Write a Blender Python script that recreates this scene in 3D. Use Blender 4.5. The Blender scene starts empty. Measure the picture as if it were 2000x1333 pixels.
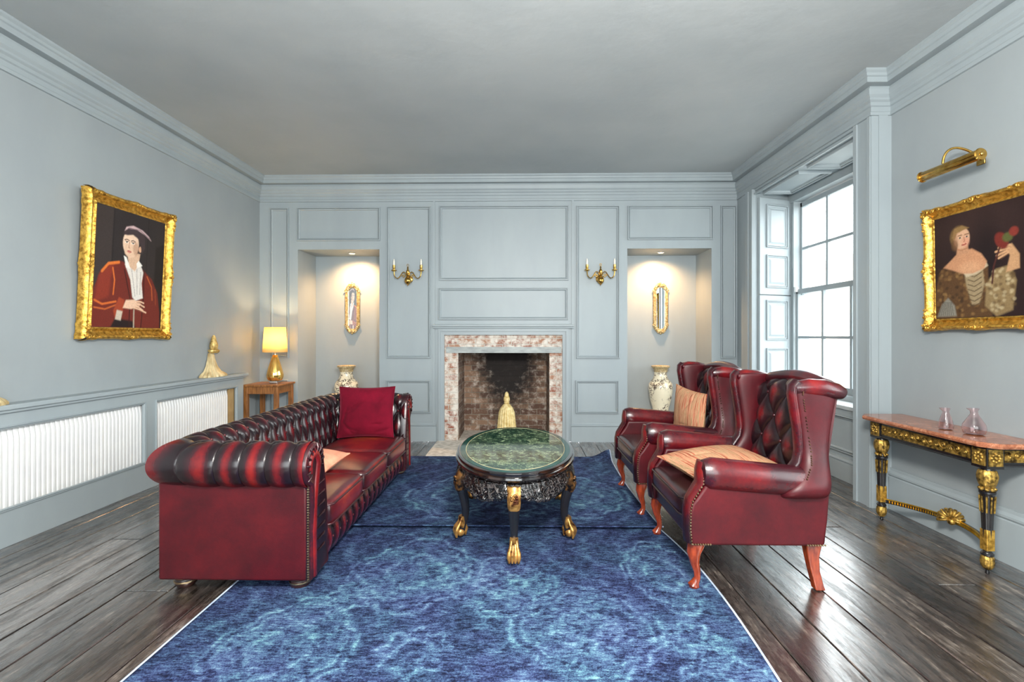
import bpy, bmesh, math, random
import numpy as np
from mathutils import Vector, Matrix
random.seed(7)
PI = math.pi
scene = bpy.context.scene
C = scene.collection

# ------------------------------------------------------------------ camera, world, light, exposure
cam_d = bpy.data.cameras.new('camera')
cam_d.sensor_width = 36.0
cam_d.lens = 944.0 / 2000.0 * 36.0
cam_d.shift_y = -0.00475
cam_d.clip_start = 0.05
cam = bpy.data.objects.new('camera', cam_d); C.objects.link(cam)
cam.location = (0, 0, 1.25)
cam.rotation_euler = (PI/2, 0, math.radians(1.0))
scene.camera = cam

scene.view_settings.view_transform = 'Standard'
scene.view_settings.look = 'None'
scene.view_settings.gamma = 1.0
scene.view_settings.use_curve_mapping = False
scene.view_settings.exposure = 1.32

world = bpy.data.worlds.new('sky'); scene.world = world
world.use_nodes = True
wb = world.node_tree.nodes['Background']
wb.inputs['Color'].default_value = (0.94, 0.975, 1.0, 1)
wb.inputs['Strength'].default_value = 4.2

def portal(loc, rot, sx, sy):
    l = bpy.data.lights.new('window_portal', 'AREA'); l.shape = 'RECTANGLE'; l.size = sx; l.size_y = sy
    l.cycles.is_portal = True
    o = bpy.data.objects.new('window_portal', l); o.location = loc; o.rotation_euler = rot; C.objects.link(o)
portal((3.18, 4.5, 1.75), (0, PI/2, 0), 2.2, 2.0)
portal((2.95, 0.35, 1.75), (0, PI/2, 0), 2.3, 2.3)
portal((-0.2, -2.35, 1.75), (PI/2, 0, 0), 4.2, 2.3)
def lamp_light(name, kind, loc, power, col, size=0.03, **kw):
    l = bpy.data.lights.new(name, kind); l.energy = power; l.color = col
    l.shadow_soft_size = size
    for k, v in kw.items(): setattr(l, k, v)
    o = bpy.data.objects.new(name, l); o.location = loc; C.objects.link(o)
    return o
WARM = (1.0, 0.56, 0.25)
# unseen point light added above the camera to brighten ceiling and room
lamp_light('fill_light', 'POINT', (0.3, 0.4, 2.15), 235, (1.0, 0.95, 0.88), 0.22)

# ------------------------------------------------------------------ materials
def new_mat(name):
    m = bpy.data.materials.new(name); m.use_nodes = True
    nt = m.node_tree
    return m, nt, nt.nodes, nt.links, nt.nodes['Principled BSDF']
def srgb(r, g, b):
    f = lambda c: (c/255/12.92) if c/255 <= 0.04045 else ((c/255+0.055)/1.055)**2.4
    return (f(r), f(g), f(b), 1)
def N(ns, t, **kw):
    n = ns.new(t)
    for k, v in kw.items(): setattr(n, k, v)
    return n
def ramp(ns, stops):
    n = ns.new('ShaderNodeValToRGB'); e = n.color_ramp.elements
    e[0].position, e[0].color = stops[0]; e[1].position, e[1].color = stops[-1]
    for p, c in stops[1:-1]:
        x = e.new(p); x.color = c
    return n
def objco(ns, ls, scale=(1, 1, 1)):
    t = ns.new('ShaderNodeTexCoord'); m = ns.new('ShaderNodeMapping'); m.inputs['Scale'].default_value = scale
    ls.new(t.outputs['Object'], m.inputs['Vector']); return m.outputs['Vector']
def noise(ns, ls, co, scale, detail=4, rough=0.55, dist=0):
    n = ns.new('ShaderNodeTexNoise'); n.inputs['Scale'].default_value = scale; n.inputs['Detail'].default_value = detail
    n.inputs['Roughness'].default_value = rough; n.inputs['Distortion'].default_value = dist
    ls.new(co, n.inputs['Vector']); return n.outputs['Fac']
def bump(ns, ls, h, bsdf, strength=0.3, dist=0.01):
    b = ns.new('ShaderNodeBump'); b.inputs['Strength'].default_value = strength; b.inputs['Distance'].default_value = dist
    ls.new(h, b.inputs['Height']); ls.new(b.outputs['Normal'], bsdf.inputs['Normal']); return b
def simple(name, c1, c2=None, rough=0.5, metal=0.0, nscale=8, scale=(1, 1, 1), bstr=0.0, bdist=0.005, coat=0.0, lo=0.35, hi=0.65, spec=0.5, detail=5, dist=0, bscale=None):
    m, nt, ns, ls, b = new_mat(name)
    b.inputs['Roughness'].default_value = rough; b.inputs['Metallic'].default_value = metal
    b.inputs['Coat Weight'].default_value = coat; b.inputs['Coat Roughness'].default_value = 0.08
    b.inputs['Specular IOR Level'].default_value = spec
    co = objco(ns, ls, scale); f = noise(ns, ls, co, nscale, detail, dist=dist)
    r = ramp(ns, [(lo, c1), (hi, c2 or c1)]); ls.new(f, r.inputs['Fac']); ls.new(r.outputs['Color'], b.inputs['Base Color'])
    if bstr:
        h = f if bscale is None else noise(ns, ls, co, bscale, 4)
        bump(ns, ls, h, b, bstr, bdist)
    return m
MAT = {}
MAT['wall'] = simple('pale_blue_grey_paint', srgb(139, 147, 151), srgb(145, 153, 156), 0.55, nscale=2.2, scale=(1, 1, 0.5), bstr=0.12, bdist=0.003, bscale=60)
MAT['panel'] = simple('panelling_paint', srgb(144, 154, 159), srgb(150, 160, 164), 0.45, nscale=3, scale=(1, 1, 0.3), bstr=0.1, bdist=0.002, bscale=40)
MAT['ceiling'] = simple('ceiling_paint', srgb(158, 165, 168), srgb(167, 173, 175), 0.7, nscale=1.4, bstr=0.35, bdist=0.012, bscale=5)
MAT['white'] = simple('white_enamel', srgb(216, 217, 218), srgb(224, 225, 224), 0.4)
MAT['cream'] = simple('cream_sleeve', srgb(236, 230, 214), srgb(244, 240, 228), 0.4)
MAT['brass'] = simple('aged_brass', srgb(178, 135, 62), srgb(214, 176, 98), 0.22, 1.0, nscale=30)
MAT['gold'] = simple('carved_gilt', srgb(138, 94, 26), srgb(228, 180, 82), 0.38, 0.8, nscale=42, bstr=0.7, bdist=0.006, bscale=55, lo=0.3, hi=0.6)
MAT['gold_dark'] = simple('antique_gilt', srgb(60, 42, 14), srgb(196, 158, 78), 0.4, 0.75, nscale=46, bstr=0.9, bdist=0.005, lo=0.35, hi=0.62)
MAT['nail_dark'] = simple('dark_brass_nails', srgb(60, 36, 30), srgb(110, 80, 60), 0.35, 0.9)
MAT['gold_smooth'] = simple('polished_gilt', srgb(205, 150, 30), srgb(246, 200, 70), 0.25, 0.85, nscale=14, bstr=0.2, bdist=0.002)
MAT['palegold'] = simple('pale_gilt', srgb(150, 128, 82), srgb(226, 208, 164), 0.36, 0.6, nscale=40, bstr=0.6, bdist=0.004)
MAT['silver'] = simple('polished_steel', srgb(205, 205, 205), srgb(225, 225, 225), 0.12, 1.0)
MAT['nail'] = simple('brass_nails', srgb(150, 125, 95), srgb(205, 185, 150), 0.3, 1.0)
MAT['black'] = simple('black_lacquer', (0.006, 0.006, 0.008, 1), (0.012, 0.010, 0.010, 1), 0.22, nscale=12, coat=0.4)
MAT['carved_black'] = simple('carved_dark_wood', (0.008, 0.006, 0.006, 1), (0.055, 0.045, 0.042, 1), 0.25, nscale=45, bstr=1.0, bdist=0.012, bscale=38, coat=0.3)
MAT['carved_bronze'] = simple('rubbed_dark_bronze', srgb(16, 12, 12), srgb(150, 104, 56), 0.3, 0.5, nscale=26, bstr=0.7, lo=0.45, hi=0.72)
def _carved():
    m, nt, ns, ls, b = new_mat('carved_dark_wood_relief'); co = objco(ns, ls); nz = N(ns, 'ShaderNodeTexNoise'); nz.inputs['Scale'].default_value = 16; ls.new(co, nz.inputs['Vector'])
    ad = N(ns, 'ShaderNodeMixRGB', blend_type='LINEAR_LIGHT'); ad.inputs['Fac'].default_value = 0.05; ls.new(co, ad.inputs['Color1']); ls.new(nz.outputs['Color'], ad.inputs['Color2'])
    v = N(ns, 'ShaderNodeTexVoronoi'); v.feature = 'SMOOTH_F1'; v.inputs['Scale'].default_value = 34; ls.new(ad.outputs['Color'], v.inputs['Vector'])
    w = N(ns, 'ShaderNodeMath', operation='SINE'); k = N(ns, 'ShaderNodeMath', operation='MULTIPLY'); k.inputs[1].default_value = 14; ls.new(v.outputs['Distance'], k.inputs[0]); ls.new(k.outputs[0], w.inputs[0])
    r = ramp(ns, [(0.3, (0.006, 0.005, 0.005, 1)), (1.0, (0.05, 0.042, 0.04, 1))]); ls.new(w.outputs[0], r.inputs['Fac']); ls.new(r.outputs['Color'], b.inputs['Base Color'])
    b.inputs['Roughness'].default_value = 0.2; b.inputs['Coat Weight'].default_value = 0.4; bump(ns, ls, w.outputs[0], b, 0.8, 0.008); return m
MAT['carved_black'] = _carved()
MAT['paw'] = simple('gilt_bronze_paw', srgb(70, 34, 14), srgb(214, 160, 88), 0.3, 0.7, nscale=22, bstr=0.5, bdist=0.005, lo=0.35, hi=0.6)
MAT['rim'] = simple('tortoiseshell_lacquer', (0.006, 0.004, 0.004, 1), (0.10, 0.035, 0.015, 1), 0.12, nscale=7, coat=1.0, lo=0.52, hi=0.85, scale=(1, 1, 3))
MAT['oak'] = simple('honey_oak', srgb(104, 62, 26), srgb(156, 102, 52), 0.38, nscale=10, scale=(6, 6, 0.8), bstr=0.15, bdist=0.002)
MAT['mahogany'] = simple('red_mahogany', srgb(96, 30, 14), srgb(158, 66, 34), 0.22, nscale=9, scale=(4, 4, 1), coat=0.5)
MAT['darkfoot'] = simple('dark_turned_wood', srgb(34, 16, 14), srgb(54, 26, 22), 0.3, coat=0.4)
MAT['tassel'] = simple('cream_gilt_plaster', srgb(160, 136, 92), srgb(212, 196, 154), 0.5, 0.1, nscale=14, scale=(1, 1, 0.4), bstr=0.3, bdist=0.003, lo=0.35, hi=0.6)
MAT['tassel_gold'] = simple('rubbed_gold_plaster', srgb(140, 108, 48), srgb(222, 190, 118), 0.45, 0.35, nscale=30, bstr=0.5)
MAT['tassel_yellow'] = simple('yellow_gilt_plaster', srgb(196, 168, 104), srgb(236, 218, 164), 0.5, 0.05, nscale=26, bstr=0.2, bdist=0.003)
MAT['stone'] = simple('pale_hearth_stone', srgb(178, 170, 158), srgb(222, 214, 204), 0.7, nscale=18, bstr=0.4, bdist=0.006)
MAT['lintel'] = simple('grey_painted_iron', srgb(132, 138, 138), srgb(172, 178, 176), 0.5, nscale=14, scale=(0.4, 1, 1), bstr=0.3)
MAT['ply'] = simple('bare_plywood', srgb(150, 120, 78), srgb(172, 142, 96), 0.7)
MAT['cord'] = simple('white_painted_sash', srgb(172, 180, 184), srgb(186, 194, 197), 0.4)

def make_floor():
    m, nt, ns, ls, b = new_mat('dark_worn_boards')
    co = objco(ns, ls)
    at = N(ns, 'ShaderNodeAttribute', attribute_name='wear')
    ofs = N(ns, 'ShaderNodeVectorMath', operation='MULTIPLY_ADD'); cmb = N(ns, 'ShaderNodeCombineXYZ'); ls.new(at.outputs['Fac'], cmb.inputs['Z']); ls.new(cmb.outputs[0], ofs.inputs[0]); ofs.inputs[1].default_value = (0, 0, 37.0); ls.new(co, ofs.inputs[2]); co = ofs.outputs[0]
    st = N(ns, 'ShaderNodeMapping'); st.inputs['Scale'].default_value = (1, 0.12, 1); ls.new(co, st.inputs['Vector'])
    g1 = noise(ns, ls, st.outputs['Vector'], 30, 8, 0.7)
    g2 = noise(ns, ls, st.outputs['Vector'], 130, 5, 0.7)
    g3 = noise(ns, ls, co, 26, 6, 0.75)
    a = N(ns, 'ShaderNodeMath', operation='MULTIPLY'); ls.new(g1, a.inputs[0]); a.inputs[1].default_value = 0.6
    a2 = N(ns, 'ShaderNodeMath', operation='MULTIPLY_ADD'); ls.new(g2, a2.inputs[0]); a2.inputs[1].default_value = 0.3; ls.new(a.outputs[0], a2.inputs[2])
    a3 = N(ns, 'ShaderNodeMath', operation='MULTIPLY_ADD'); ls.new(at.outputs['Fac'], a3.inputs[0]); a3.inputs[1].default_value = 0.09; ls.new(a2.outputs[0], a3.inputs[2])
    a4 = N(ns, 'ShaderNodeMath', operation='MULTIPLY_ADD'); ls.new(g3, a4.inputs[0]); a4.inputs[1].default_value = 0.22; ls.new(a3.outputs[0], a4.inputs[2])
    a3 = N(ns, 'ShaderNodeMath', operation='SUBTRACT'); ls.new(a4.outputs[0], a3.inputs[0]); a3.inputs[1].default_value = 0.085
    r = ramp(ns, [(0.44, srgb(24, 19, 17)), (0.52, srgb(48, 40, 36)), (0.59, srgb(76, 67, 61)), (0.67, srgb(138, 128, 119))]); ls.new(a3.outputs[0], r.inputs['Fac'])
    ls.new(r.outputs['Color'], b.inputs['Base Color'])
    rr = N(ns, 'ShaderNodeMapRange'); ls.new(g1, rr.inputs['Value']); rr.inputs['From Min'].default_value = 0.3; rr.inputs['From Max'].default_value = 0.7; rr.inputs['To Min'].default_value = 0.16; rr.inputs['To Max'].default_value = 0.42
    ls.new(rr.outputs['Result'], b.inputs['Roughness'])
    h = N(ns, 'ShaderNodeMath', operation='MULTIPLY_ADD'); ls.new(g3, h.inputs[0]); h.inputs[1].default_value = 0.35; ls.new(a2.outputs[0], h.inputs[2])
    bq = bump(ns, ls, h.outputs[0], b, 0.75, 0.006); bc = N(ns, 'ShaderNodeBump'); bc.inputs['Strength'].default_value = 0.22; bc.inputs['Distance'].default_value = 0.004; ls.new(h.outputs[0], bc.inputs['Height']); ls.new(bc.outputs['Normal'], b.inputs['Coat Normal'])
    b.inputs['Specular IOR Level'].default_value = 0.6; b.inputs['Coat Roughness'].default_value = 0.2; b.inputs['Coat IOR'].default_value = 2.8
    cw = ramp(ns, [(0.42, (0.3, 0.3, 0.3, 1)), (0.54, (1, 1, 1, 1))]); gc = noise(ns, ls, st.outputs['Vector'], 17, 9, 0.8); ls.new(gc, cw.inputs['Fac']); ls.new(cw.outputs['Color'], b.inputs['Coat Weight'])
    return m
MAT['floor'] = make_floor()

def make_leather(name, stops, rough=0.26):
    m, nt, ns, ls, b = new_mat(name)
    co = objco(ns, ls)
    at = N(ns, 'ShaderNodeAttribute', attribute_name='wear')
    f = noise(ns, ls, co, 7, 5, 0.6)
    f2 = noise(ns, ls, co, 60, 4, 0.6)
    a = N(ns, 'ShaderNodeMath', operation='MULTIPLY_ADD'); ls.new(f, a.inputs[0]); a.inputs[1].default_value = 0.85; ls.new(at.outputs['Fac'], a.inputs[2])
    a2 = N(ns, 'ShaderNodeMath', operation='MULTIPLY_ADD'); ls.new(f2, a2.inputs[0]); a2.inputs[1].default_value = 0.22; ls.new(a.outputs[0], a2.inputs[2])
    s = N(ns, 'ShaderNodeMath', operation='SUBTRACT'); ls.new(a2.outputs[0], s.inputs[0]); s.inputs[1].default_value = 0.54
    r = ramp(ns, stops); ls.new(s.outputs[0], r.inputs['Fac']); ls.new(r.outputs['Color'], b.inputs['Base Color'])
    b.inputs['Roughness'].default_value = rough
    b.inputs['Coat Weight'].default_value = 0.25 if rough < 0.35 else 0.0; b.inputs['Coat Roughness'].default_value = 0.15; b.inputs['Specular IOR Level'].default_value = 0.5 if rough < 0.35 else 0.35
    v = N(ns, 'ShaderNodeTexVoronoi'); v.inputs['Scale'].default_value = 260; ls.new(co, v.inputs['Vector'])
    bump(ns, ls, v.outputs['Distance'], b, 0.16, 0.0015)
    return m
MAT['leather'] = make_leather('oxblood_leather', [(0.10, srgb(24, 11, 16)), (0.42, srgb(50, 12, 20)), (0.68, srgb(94, 14, 20)), (1.0, srgb(136, 28, 22))])
MAT['leather_plain'] = make_leather('maroon_leather', [(0.2, srgb(42, 5, 12)), (0.5, srgb(68, 9, 18)), (0.8, srgb(88, 15, 22))], 0.42)
MAT['seat_leather'] = make_leather('worn_seat_leather', [(0.05, srgb(40, 15, 20)), (0.4, srgb(88, 20, 26)), (0.65, srgb(128, 32, 30)), (1.0, srgb(168, 84, 40))], 0.28)
MAT['dark_leather'] = make_leather('dark_worn_leather', [(0.05, srgb(28, 14, 18)), (0.4, srgb(48, 18, 22)), (0.7, srgb(84, 30, 26)), (1.0, srgb(140, 74, 34))], 0.25)

def make_vcol(name, rough=0.5, nscale=90, amt=0.12, bstr=0.2, coat=0.0, spec=0.5):
    m, nt, ns, ls, b = new_mat(name)
    co = objco(ns, ls)
    at = N(ns, 'ShaderNodeAttribute', attribute_name='Col')
    f = noise(ns, ls, co, nscale, 4, 0.7)
    mr = N(ns, 'ShaderNodeMapRange'); ls.new(f, mr.inputs['Value']); mr.inputs['From Min'].default_value = 0.3; mr.inputs['From Max'].default_value = 0.7; mr.inputs['To Min'].default_value = 1-amt*3; mr.inputs['To Max'].default_value = 1+amt*3
    mx = N(ns, 'ShaderNodeVectorMath', operation='SCALE'); ls.new(at.outputs['Color'], mx.inputs[0]); ls.new(mr.outputs['Result'], mx.inputs['Scale'])
    ls.new(mx.outputs[0], b.inputs['Base Color']); b.inputs['Roughness'].default_value = rough; b.inputs['Coat Weight'].default_value = coat
    b.inputs['Specular IOR Level'].default_value = spec
    bump(ns, ls, f, b, bstr, 0.002)
    return m
MAT['canvas'] = make_vcol('painted_canvas', 0.55, 110, 0.045, 0.15, spec=0.25)

def make_rug():
    m, nt, ns, ls, b = new_mat('overdyed_blue_wool')
    co = objco(ns, ls)
    at = N(ns, 'ShaderNodeAttribute', attribute_name='pat')
    big = noise(ns, ls, co, 1.6, 4, 0.6, 0.4); mid = noise(ns, ls, co, 14, 6, 0.75, 0.3); 
    st = N(ns, 'ShaderNodeMapping'); st.inputs['Scale'].default_value = (0.35, 1.3, 1); ls.new(co, st.inputs['Vector'])
    fine = noise(ns, ls, st.outputs['Vector'], 75, 6, 0.75)
    def ma(a, k, c):
        x = N(ns, 'ShaderNodeMath', operation='MULTIPLY_ADD'); ls.new(a, x.inputs[0]); x.inputs[1].default_value = k
        if isinstance(c, float): x.inputs[2].default_value = c
        else: ls.new(c, x.inputs[2])
        return x.outputs[0]
    mk = N(ns, 'ShaderNodeMapRange'); ls.new(mid, mk.inputs['Value']); mk.inputs['From Min'].default_value = 0.36; mk.inputs['From Max'].default_value = 0.5
    pm = N(ns, 'ShaderNodeMath', operation='MULTIPLY'); ls.new(at.outputs['Fac'], pm.inputs[0]); ls.new(mk.outputs['Result'], pm.inputs[1])
    vf = noise(ns, ls, co, 190, 3, 0.8)
    v = ma(big, 0.40, -1.78); v = ma(mid, 0.62, v); v = ma(fine, 1.9, v); v = ma(vf, 1.35, v); v = ma(pm.outputs[0], 0.44, v)
    r = ramp(ns, [(0.10, srgb(18, 21, 38)), (0.34, srgb(40, 50, 80)), (0.54, srgb(64, 82, 114)), (0.78, srgb(86, 116, 138)), (1.0, srgb(124, 158, 168))])
    ls.new(v, r.inputs['Fac'])
    hue = noise(ns, ls, co, 3.2, 3, 0.6)
    mx = N(ns, 'ShaderNodeMixRGB', blend_type='MULTIPLY'); r2 = ramp(ns, [(0.38, (1.0, 0.88, 1.08, 1)), (0.62, (0.86, 1.06, 1.0, 1))]); ls.new(hue, r2.inputs['Fac'])
    mx.inputs['Fac'].default_value = 0.7; ls.new(r.outputs['Color'], mx.inputs['Color1']); ls.new(r2.outputs['Color'], mx.inputs['Color2'])
    ls.new(mx.outputs['Color'], b.inputs['Base Color']); b.inputs['Roughness'].default_value = 0.95; b.inputs['Specular IOR Level'].default_value = 0.1
    bump(ns, ls, fine, b, 0.4, 0.004)
    return m
MAT['rug'] = make_rug()
MAT['rug_edge'] = simple('pale_rug_binding', srgb(150, 165, 190), srgb(190, 200, 215), 0.9)

def make_brick(name, c1, c2, mortar, wash, washlo, washhi, soot=None):
    m, nt, ns, ls, b = new_mat(name)
    uv = N(ns, 'ShaderNodeUVMap'); uv.uv_map = 'UVMap'
    nz = N(ns, 'ShaderNodeTexNoise'); nz.inputs['Scale'].default_value = 14; nz.inputs['Detail'].default_value = 4; ls.new(uv.outputs['UV'], nz.inputs['Vector'])
    ad = N(ns, 'ShaderNodeMixRGB', blend_type='LINEAR_LIGHT'); ad.inputs['Fac'].default_value = 0.012; ls.new(uv.outputs['UV'], ad.inputs['Color1']); ls.new(nz.outputs['Color'], ad.inputs['Color2'])
    br = N(ns, 'ShaderNodeTexBrick')
    for k, v in (('Scale', 1.0), ('Mortar Size', 0.006), ('Mortar Smooth', 0.4), ('Brick Width', 0.215), ('Row Height', 0.072), ('Bias', -0.1)): br.inputs[k].default_value = v
    br.inputs['Color1'].default_value = c1; br.inputs['Color2'].default_value = c2; br.inputs['Mortar'].default_value = mortar
    ls.new(ad.outputs['Color'], br.inputs['Vector'])
    f = N(ns, 'ShaderNodeTexNoise'); f.inputs['Scale'].default_value = 11; f.inputs['Detail'].default_value = 8; f.inputs['Roughness'].default_value = 0.7; ls.new(uv.outputs['UV'], f.inputs['Vector'])
    mr = N(ns, 'ShaderNodeMapRange'); mr.inputs['From Min'].default_value = washlo; mr.inputs['From Max'].default_value = washhi; ls.new(f.outputs['Fac'], mr.inputs['Value'])
    mx = N(ns, 'ShaderNodeMixRGB'); ls.new(mr.outputs['Result'], mx.inputs['Fac']); ls.new(br.outputs['Color'], mx.inputs['Color1']); mx.inputs['Color2'].default_value = wash
    out = mx.outputs['Color']
    if soot:
        at = N(ns, 'ShaderNodeTexCoord'); mp = N(ns, 'ShaderNodeMapping'); mp.vector_type = 'POINT'
        (cx, cy, cz), (sx, sy, sz) = soot
        mp.inputs['Location'].default_value = (-cx/sx, -cy/sy, -cz/sz); mp.inputs['Scale'].default_value = (1/sx, 1/sy, 1/sz); ls.new(at.outputs['Object'], mp.inputs['Vector'])
        ln = N(ns, 'ShaderNodeVectorMath', operation='LENGTH'); ls.new(mp.outputs['Vector'], ln.inputs[0])
        a = N(ns, 'ShaderNodeMath', operation='MULTIPLY_ADD'); ls.new(f.outputs['Fac'], a.inputs[0]); a.inputs[1].default_value = 1.5; ls.new(ln.outputs['Value'], a.inputs[2])
        m2 = N(ns, 'ShaderNodeMapRange'); ls.new(a.outputs[0], m2.inputs['Value']); m2.inputs['From Min'].default_value = 1.45; m2.inputs['From Max'].default_value = 2.15; m2.inputs['To Min'].default_value = 0.97; m2.inputs['To Max'].default_value = 0
        m3 = N(ns, 'ShaderNodeMixRGB'); ls.new(m2.outputs['Result'], m3.inputs['Fac']); ls.new(out, m3.inputs['Color1']); m3.inputs['Color2'].default_value = (0.012, 0.010, 0.010, 1)
        out = m3.outputs['Color']
    ls.new(out, b.inputs['Base Color']); b.inputs['Roughness'].default_value = 0.9
    h = N(ns, 'ShaderNodeMath', operation='MULTIPLY_ADD'); ls.new(br.outputs['Fac'], h.inputs[0]); h.inputs[1].default_value = -0.8; ls.new(f.outputs['Fac'], h.inputs[2])
    bump(ns, ls, h.outputs[0], b, 0.9, 0.012)
    return m

def make_glass(name, col, rough=0.0, ior=1.45, thin=False):
    m, nt, ns, ls, b = new_mat(name)
    b.inputs['Base Color'].default_value = col; b.inputs['Roughness'].default_value = rough; b.inputs['IOR'].default_value = ior
    b.inputs['Transmission Weight'].default_value = 1.0
    if thin:
        ns.remove(b)
        t = N(ns, 'ShaderNodeBsdfTransparent'); g = N(ns, 'ShaderNodeBsdfGlossy'); g.inputs['Roughness'].default_value = 0.02
        t.inputs['Color'].default_value = (0.97, 0.985, 0.98, 1)
        mx = N(ns, 'ShaderNodeMixShader'); mx.inputs['Fac'].default_value = 0.06
        ls.new(t.outputs[0], mx.inputs[1]); ls.new(g.outputs[0], mx.inputs[2]); ls.new(mx.outputs[0], ns['Material Output'].inputs['Surface'])
    return m
MAT['glass'] = make_glass('window_glass', (1, 1, 1, 1), thin=True)
MAT['pinkglass'] = make_glass('pink_glass', (0.985, 0.86, 0.87, 1))
MAT['amberglass'] = simple('amber_mercury_glass', srgb(186, 120, 36), srgb(248, 206, 110), 0.10, 0.8, nscale=5, scale=(3, 3, 0.6), coat=0.6)
MAT['mirror'] = simple('mirror_glass', (0.9, 0.92, 0.92, 1), None, 0.01, 1.0)

def make_marble(name, stops, scale=7, rough=0.06):
    m, nt, ns, ls, b = new_mat(name)
    co = objco(ns, ls); f = noise(ns, ls, co, scale, 12, 0.72, 1.4); f2 = noise(ns, ls, co, scale*9, 8, 0.7)
    a = N(ns, 'ShaderNodeMath', operation='MULTIPLY_ADD'); ls.new(f2, a.inputs[0]); a.inputs[1].default_value = 0.5; ls.new(f, a.inputs[2])
    s = N(ns, 'ShaderNodeMath', operation='SUBTRACT'); ls.new(a.outputs[0], s.inputs[0]); s.inputs[1].default_value = 0.25
    r = ramp(ns, stops); ls.new(s.outputs[0], r.inputs['Fac']); ls.new(r.outputs['Color'], b.inputs['Base Color'])
    b.inputs['Roughness'].default_value = rough; b.inputs['Specular IOR Level'].default_value = 0.4
    return m
MAT['greenmarble'] = make_marble('green_marble', [(0.36, srgb(6, 30, 26)), (0.47, srgb(30, 62, 50)), (0.54, srgb(84, 104, 80)), (0.64, srgb(150, 162, 128))], 14)
MAT['greenrim'] = make_marble('dark_green_stone_border', [(0.3, srgb(6, 44, 40)), (0.6, srgb(16, 74, 66)), (0.8, srgb(40, 104, 90))], 5)
MAT['redmarble'] = make_marble('rust_marble', [(0.3, srgb(116, 62, 40)), (0.5, srgb(156, 96, 68)), (0.7, srgb(196, 142, 112))], 16, 0.12)

def make_vase_mat():
    m, nt, ns, ls, b = new_mat('painted_porcelain')
    co = objco(ns, ls)
    f = noise(ns, ls, co, 9, 3, 0.5, 2.2); f2 = noise(ns, ls, co, 5, 2, 0.5)
    r = ramp(ns, [(0.455, (1, 1, 1, 1)), (0.48, (0, 0, 0, 1)), (0.52, (0, 0, 0, 1)), (0.545, (1, 1, 1, 1))]); ls.new(f, r.inputs['Fac'])
    gate = ramp(ns, [(0.44, (1, 1, 1, 1)), (0.50, (0, 0, 0, 1))]); ls.new(f2, gate.inputs['Fac'])
    mxv = N(ns, 'ShaderNodeMixRGB', blend_type='LIGHTEN'); mxv.inputs['Fac'].default_value = 1; ls.new(r.outputs['Color'], mxv.inputs['Color1']); ls.new(gate.outputs['Color'], mxv.inputs['Color2'])
    c = N(ns, 'ShaderNodeMixRGB'); ls.new(mxv.outputs['Color'], c.inputs['Fac']); c.inputs['Color1'].default_value = srgb(92, 78, 68); c.inputs['Color2'].default_value = srgb(232, 222, 196)
    ls.new(c.outputs['Color'], b.inputs['Base Color']); b.inputs['Roughness'].default_value = 0.2; b.inputs['Coat Weight'].default_value = 0.5
    return m
MAT['porcelain'] = make_vase_mat()
MAT['vasetan'] = simple('tan_glaze_band', srgb(140, 116, 78), srgb(206, 188, 146), 0.3, nscale=60)

def make_fabric(name, cols, scale, sc=(1, 1, 1), rough=0.9, sheen=0.0, mixn=0.3):
    m, nt, ns, ls, b = new_mat(name)
    co = objco(ns, ls, sc)
    f = noise(ns, ls, co, scale, 5, 0.65)
    r = ramp(ns, cols); ls.new(f, r.inputs['Fac']); ls.new(r.outputs['Color'], b.inputs['Base Color'])
    b.inputs['Roughness'].default_value = rough; b.inputs['Specular IOR Level'].default_value = 0.15
    b.inputs['Sheen Weight'].default_value = sheen; b.inputs['Sheen Roughness'].default_value = 0.35
    bump(ns, ls, f, b, 0.3, 0.004)
    return m
MAT['velvet'] = make_fabric('maroon_velvet', [(0.3, srgb(80, 5, 24)), (0.7, srgb(112, 9, 34))], 6, sheen=0.5)
MAT['velvet'].node_tree.nodes['Principled BSDF'].inputs['Sheen Tint'].default_value = (1, 0.25, 0.4, 1)
MAT['peach'] = make_fabric('peach_cloth', [(0.3, srgb(196, 120, 96)), (0.7, srgb(226, 160, 130))], 9)
MAT['striped'] = make_fabric('striped_chenille', [(0.34, srgb(84, 50, 36)), (0.42, srgb(168, 88, 66)), (0.48, srgb(190, 148, 116)), (0.53, srgb(140, 118, 84)), (0.57, srgb(196, 150, 118)), (0.66, srgb(178, 92, 72))], 13, (9, 0.22, 1))
def make_shade():
    m, nt, ns, ls, b = new_mat('cream_pleated_lampshade')
    b.inputs['Base Color'].default_value = srgb(252, 232, 180); b.inputs['Roughness'].default_value = 0.8
    t = N(ns, 'ShaderNodeBsdfTranslucent'); t.inputs['Color'].default_value = srgb(255, 236, 176)
    mx = N(ns, 'ShaderNodeMixShader'); mx.inputs['Fac'].default_value = 0.6
    ls.new(b.outputs[0], mx.inputs[1]); ls.new(t.outputs[0], mx.inputs[2]); ls.new(mx.outputs[0], ns['Material Output'].inputs['Surface'])
    return m
MAT['shade'] = make_shade()
def make_emit(name, col, s):
    m, nt, ns, ls, b = new_mat(name); b.inputs['Emission Color'].default_value = col; b.inputs['Emission Strength'].default_value = s; return m
MAT['bulb'] = make_emit('lit_bulb', (1, 0.72, 0.4, 1), 30)

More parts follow.
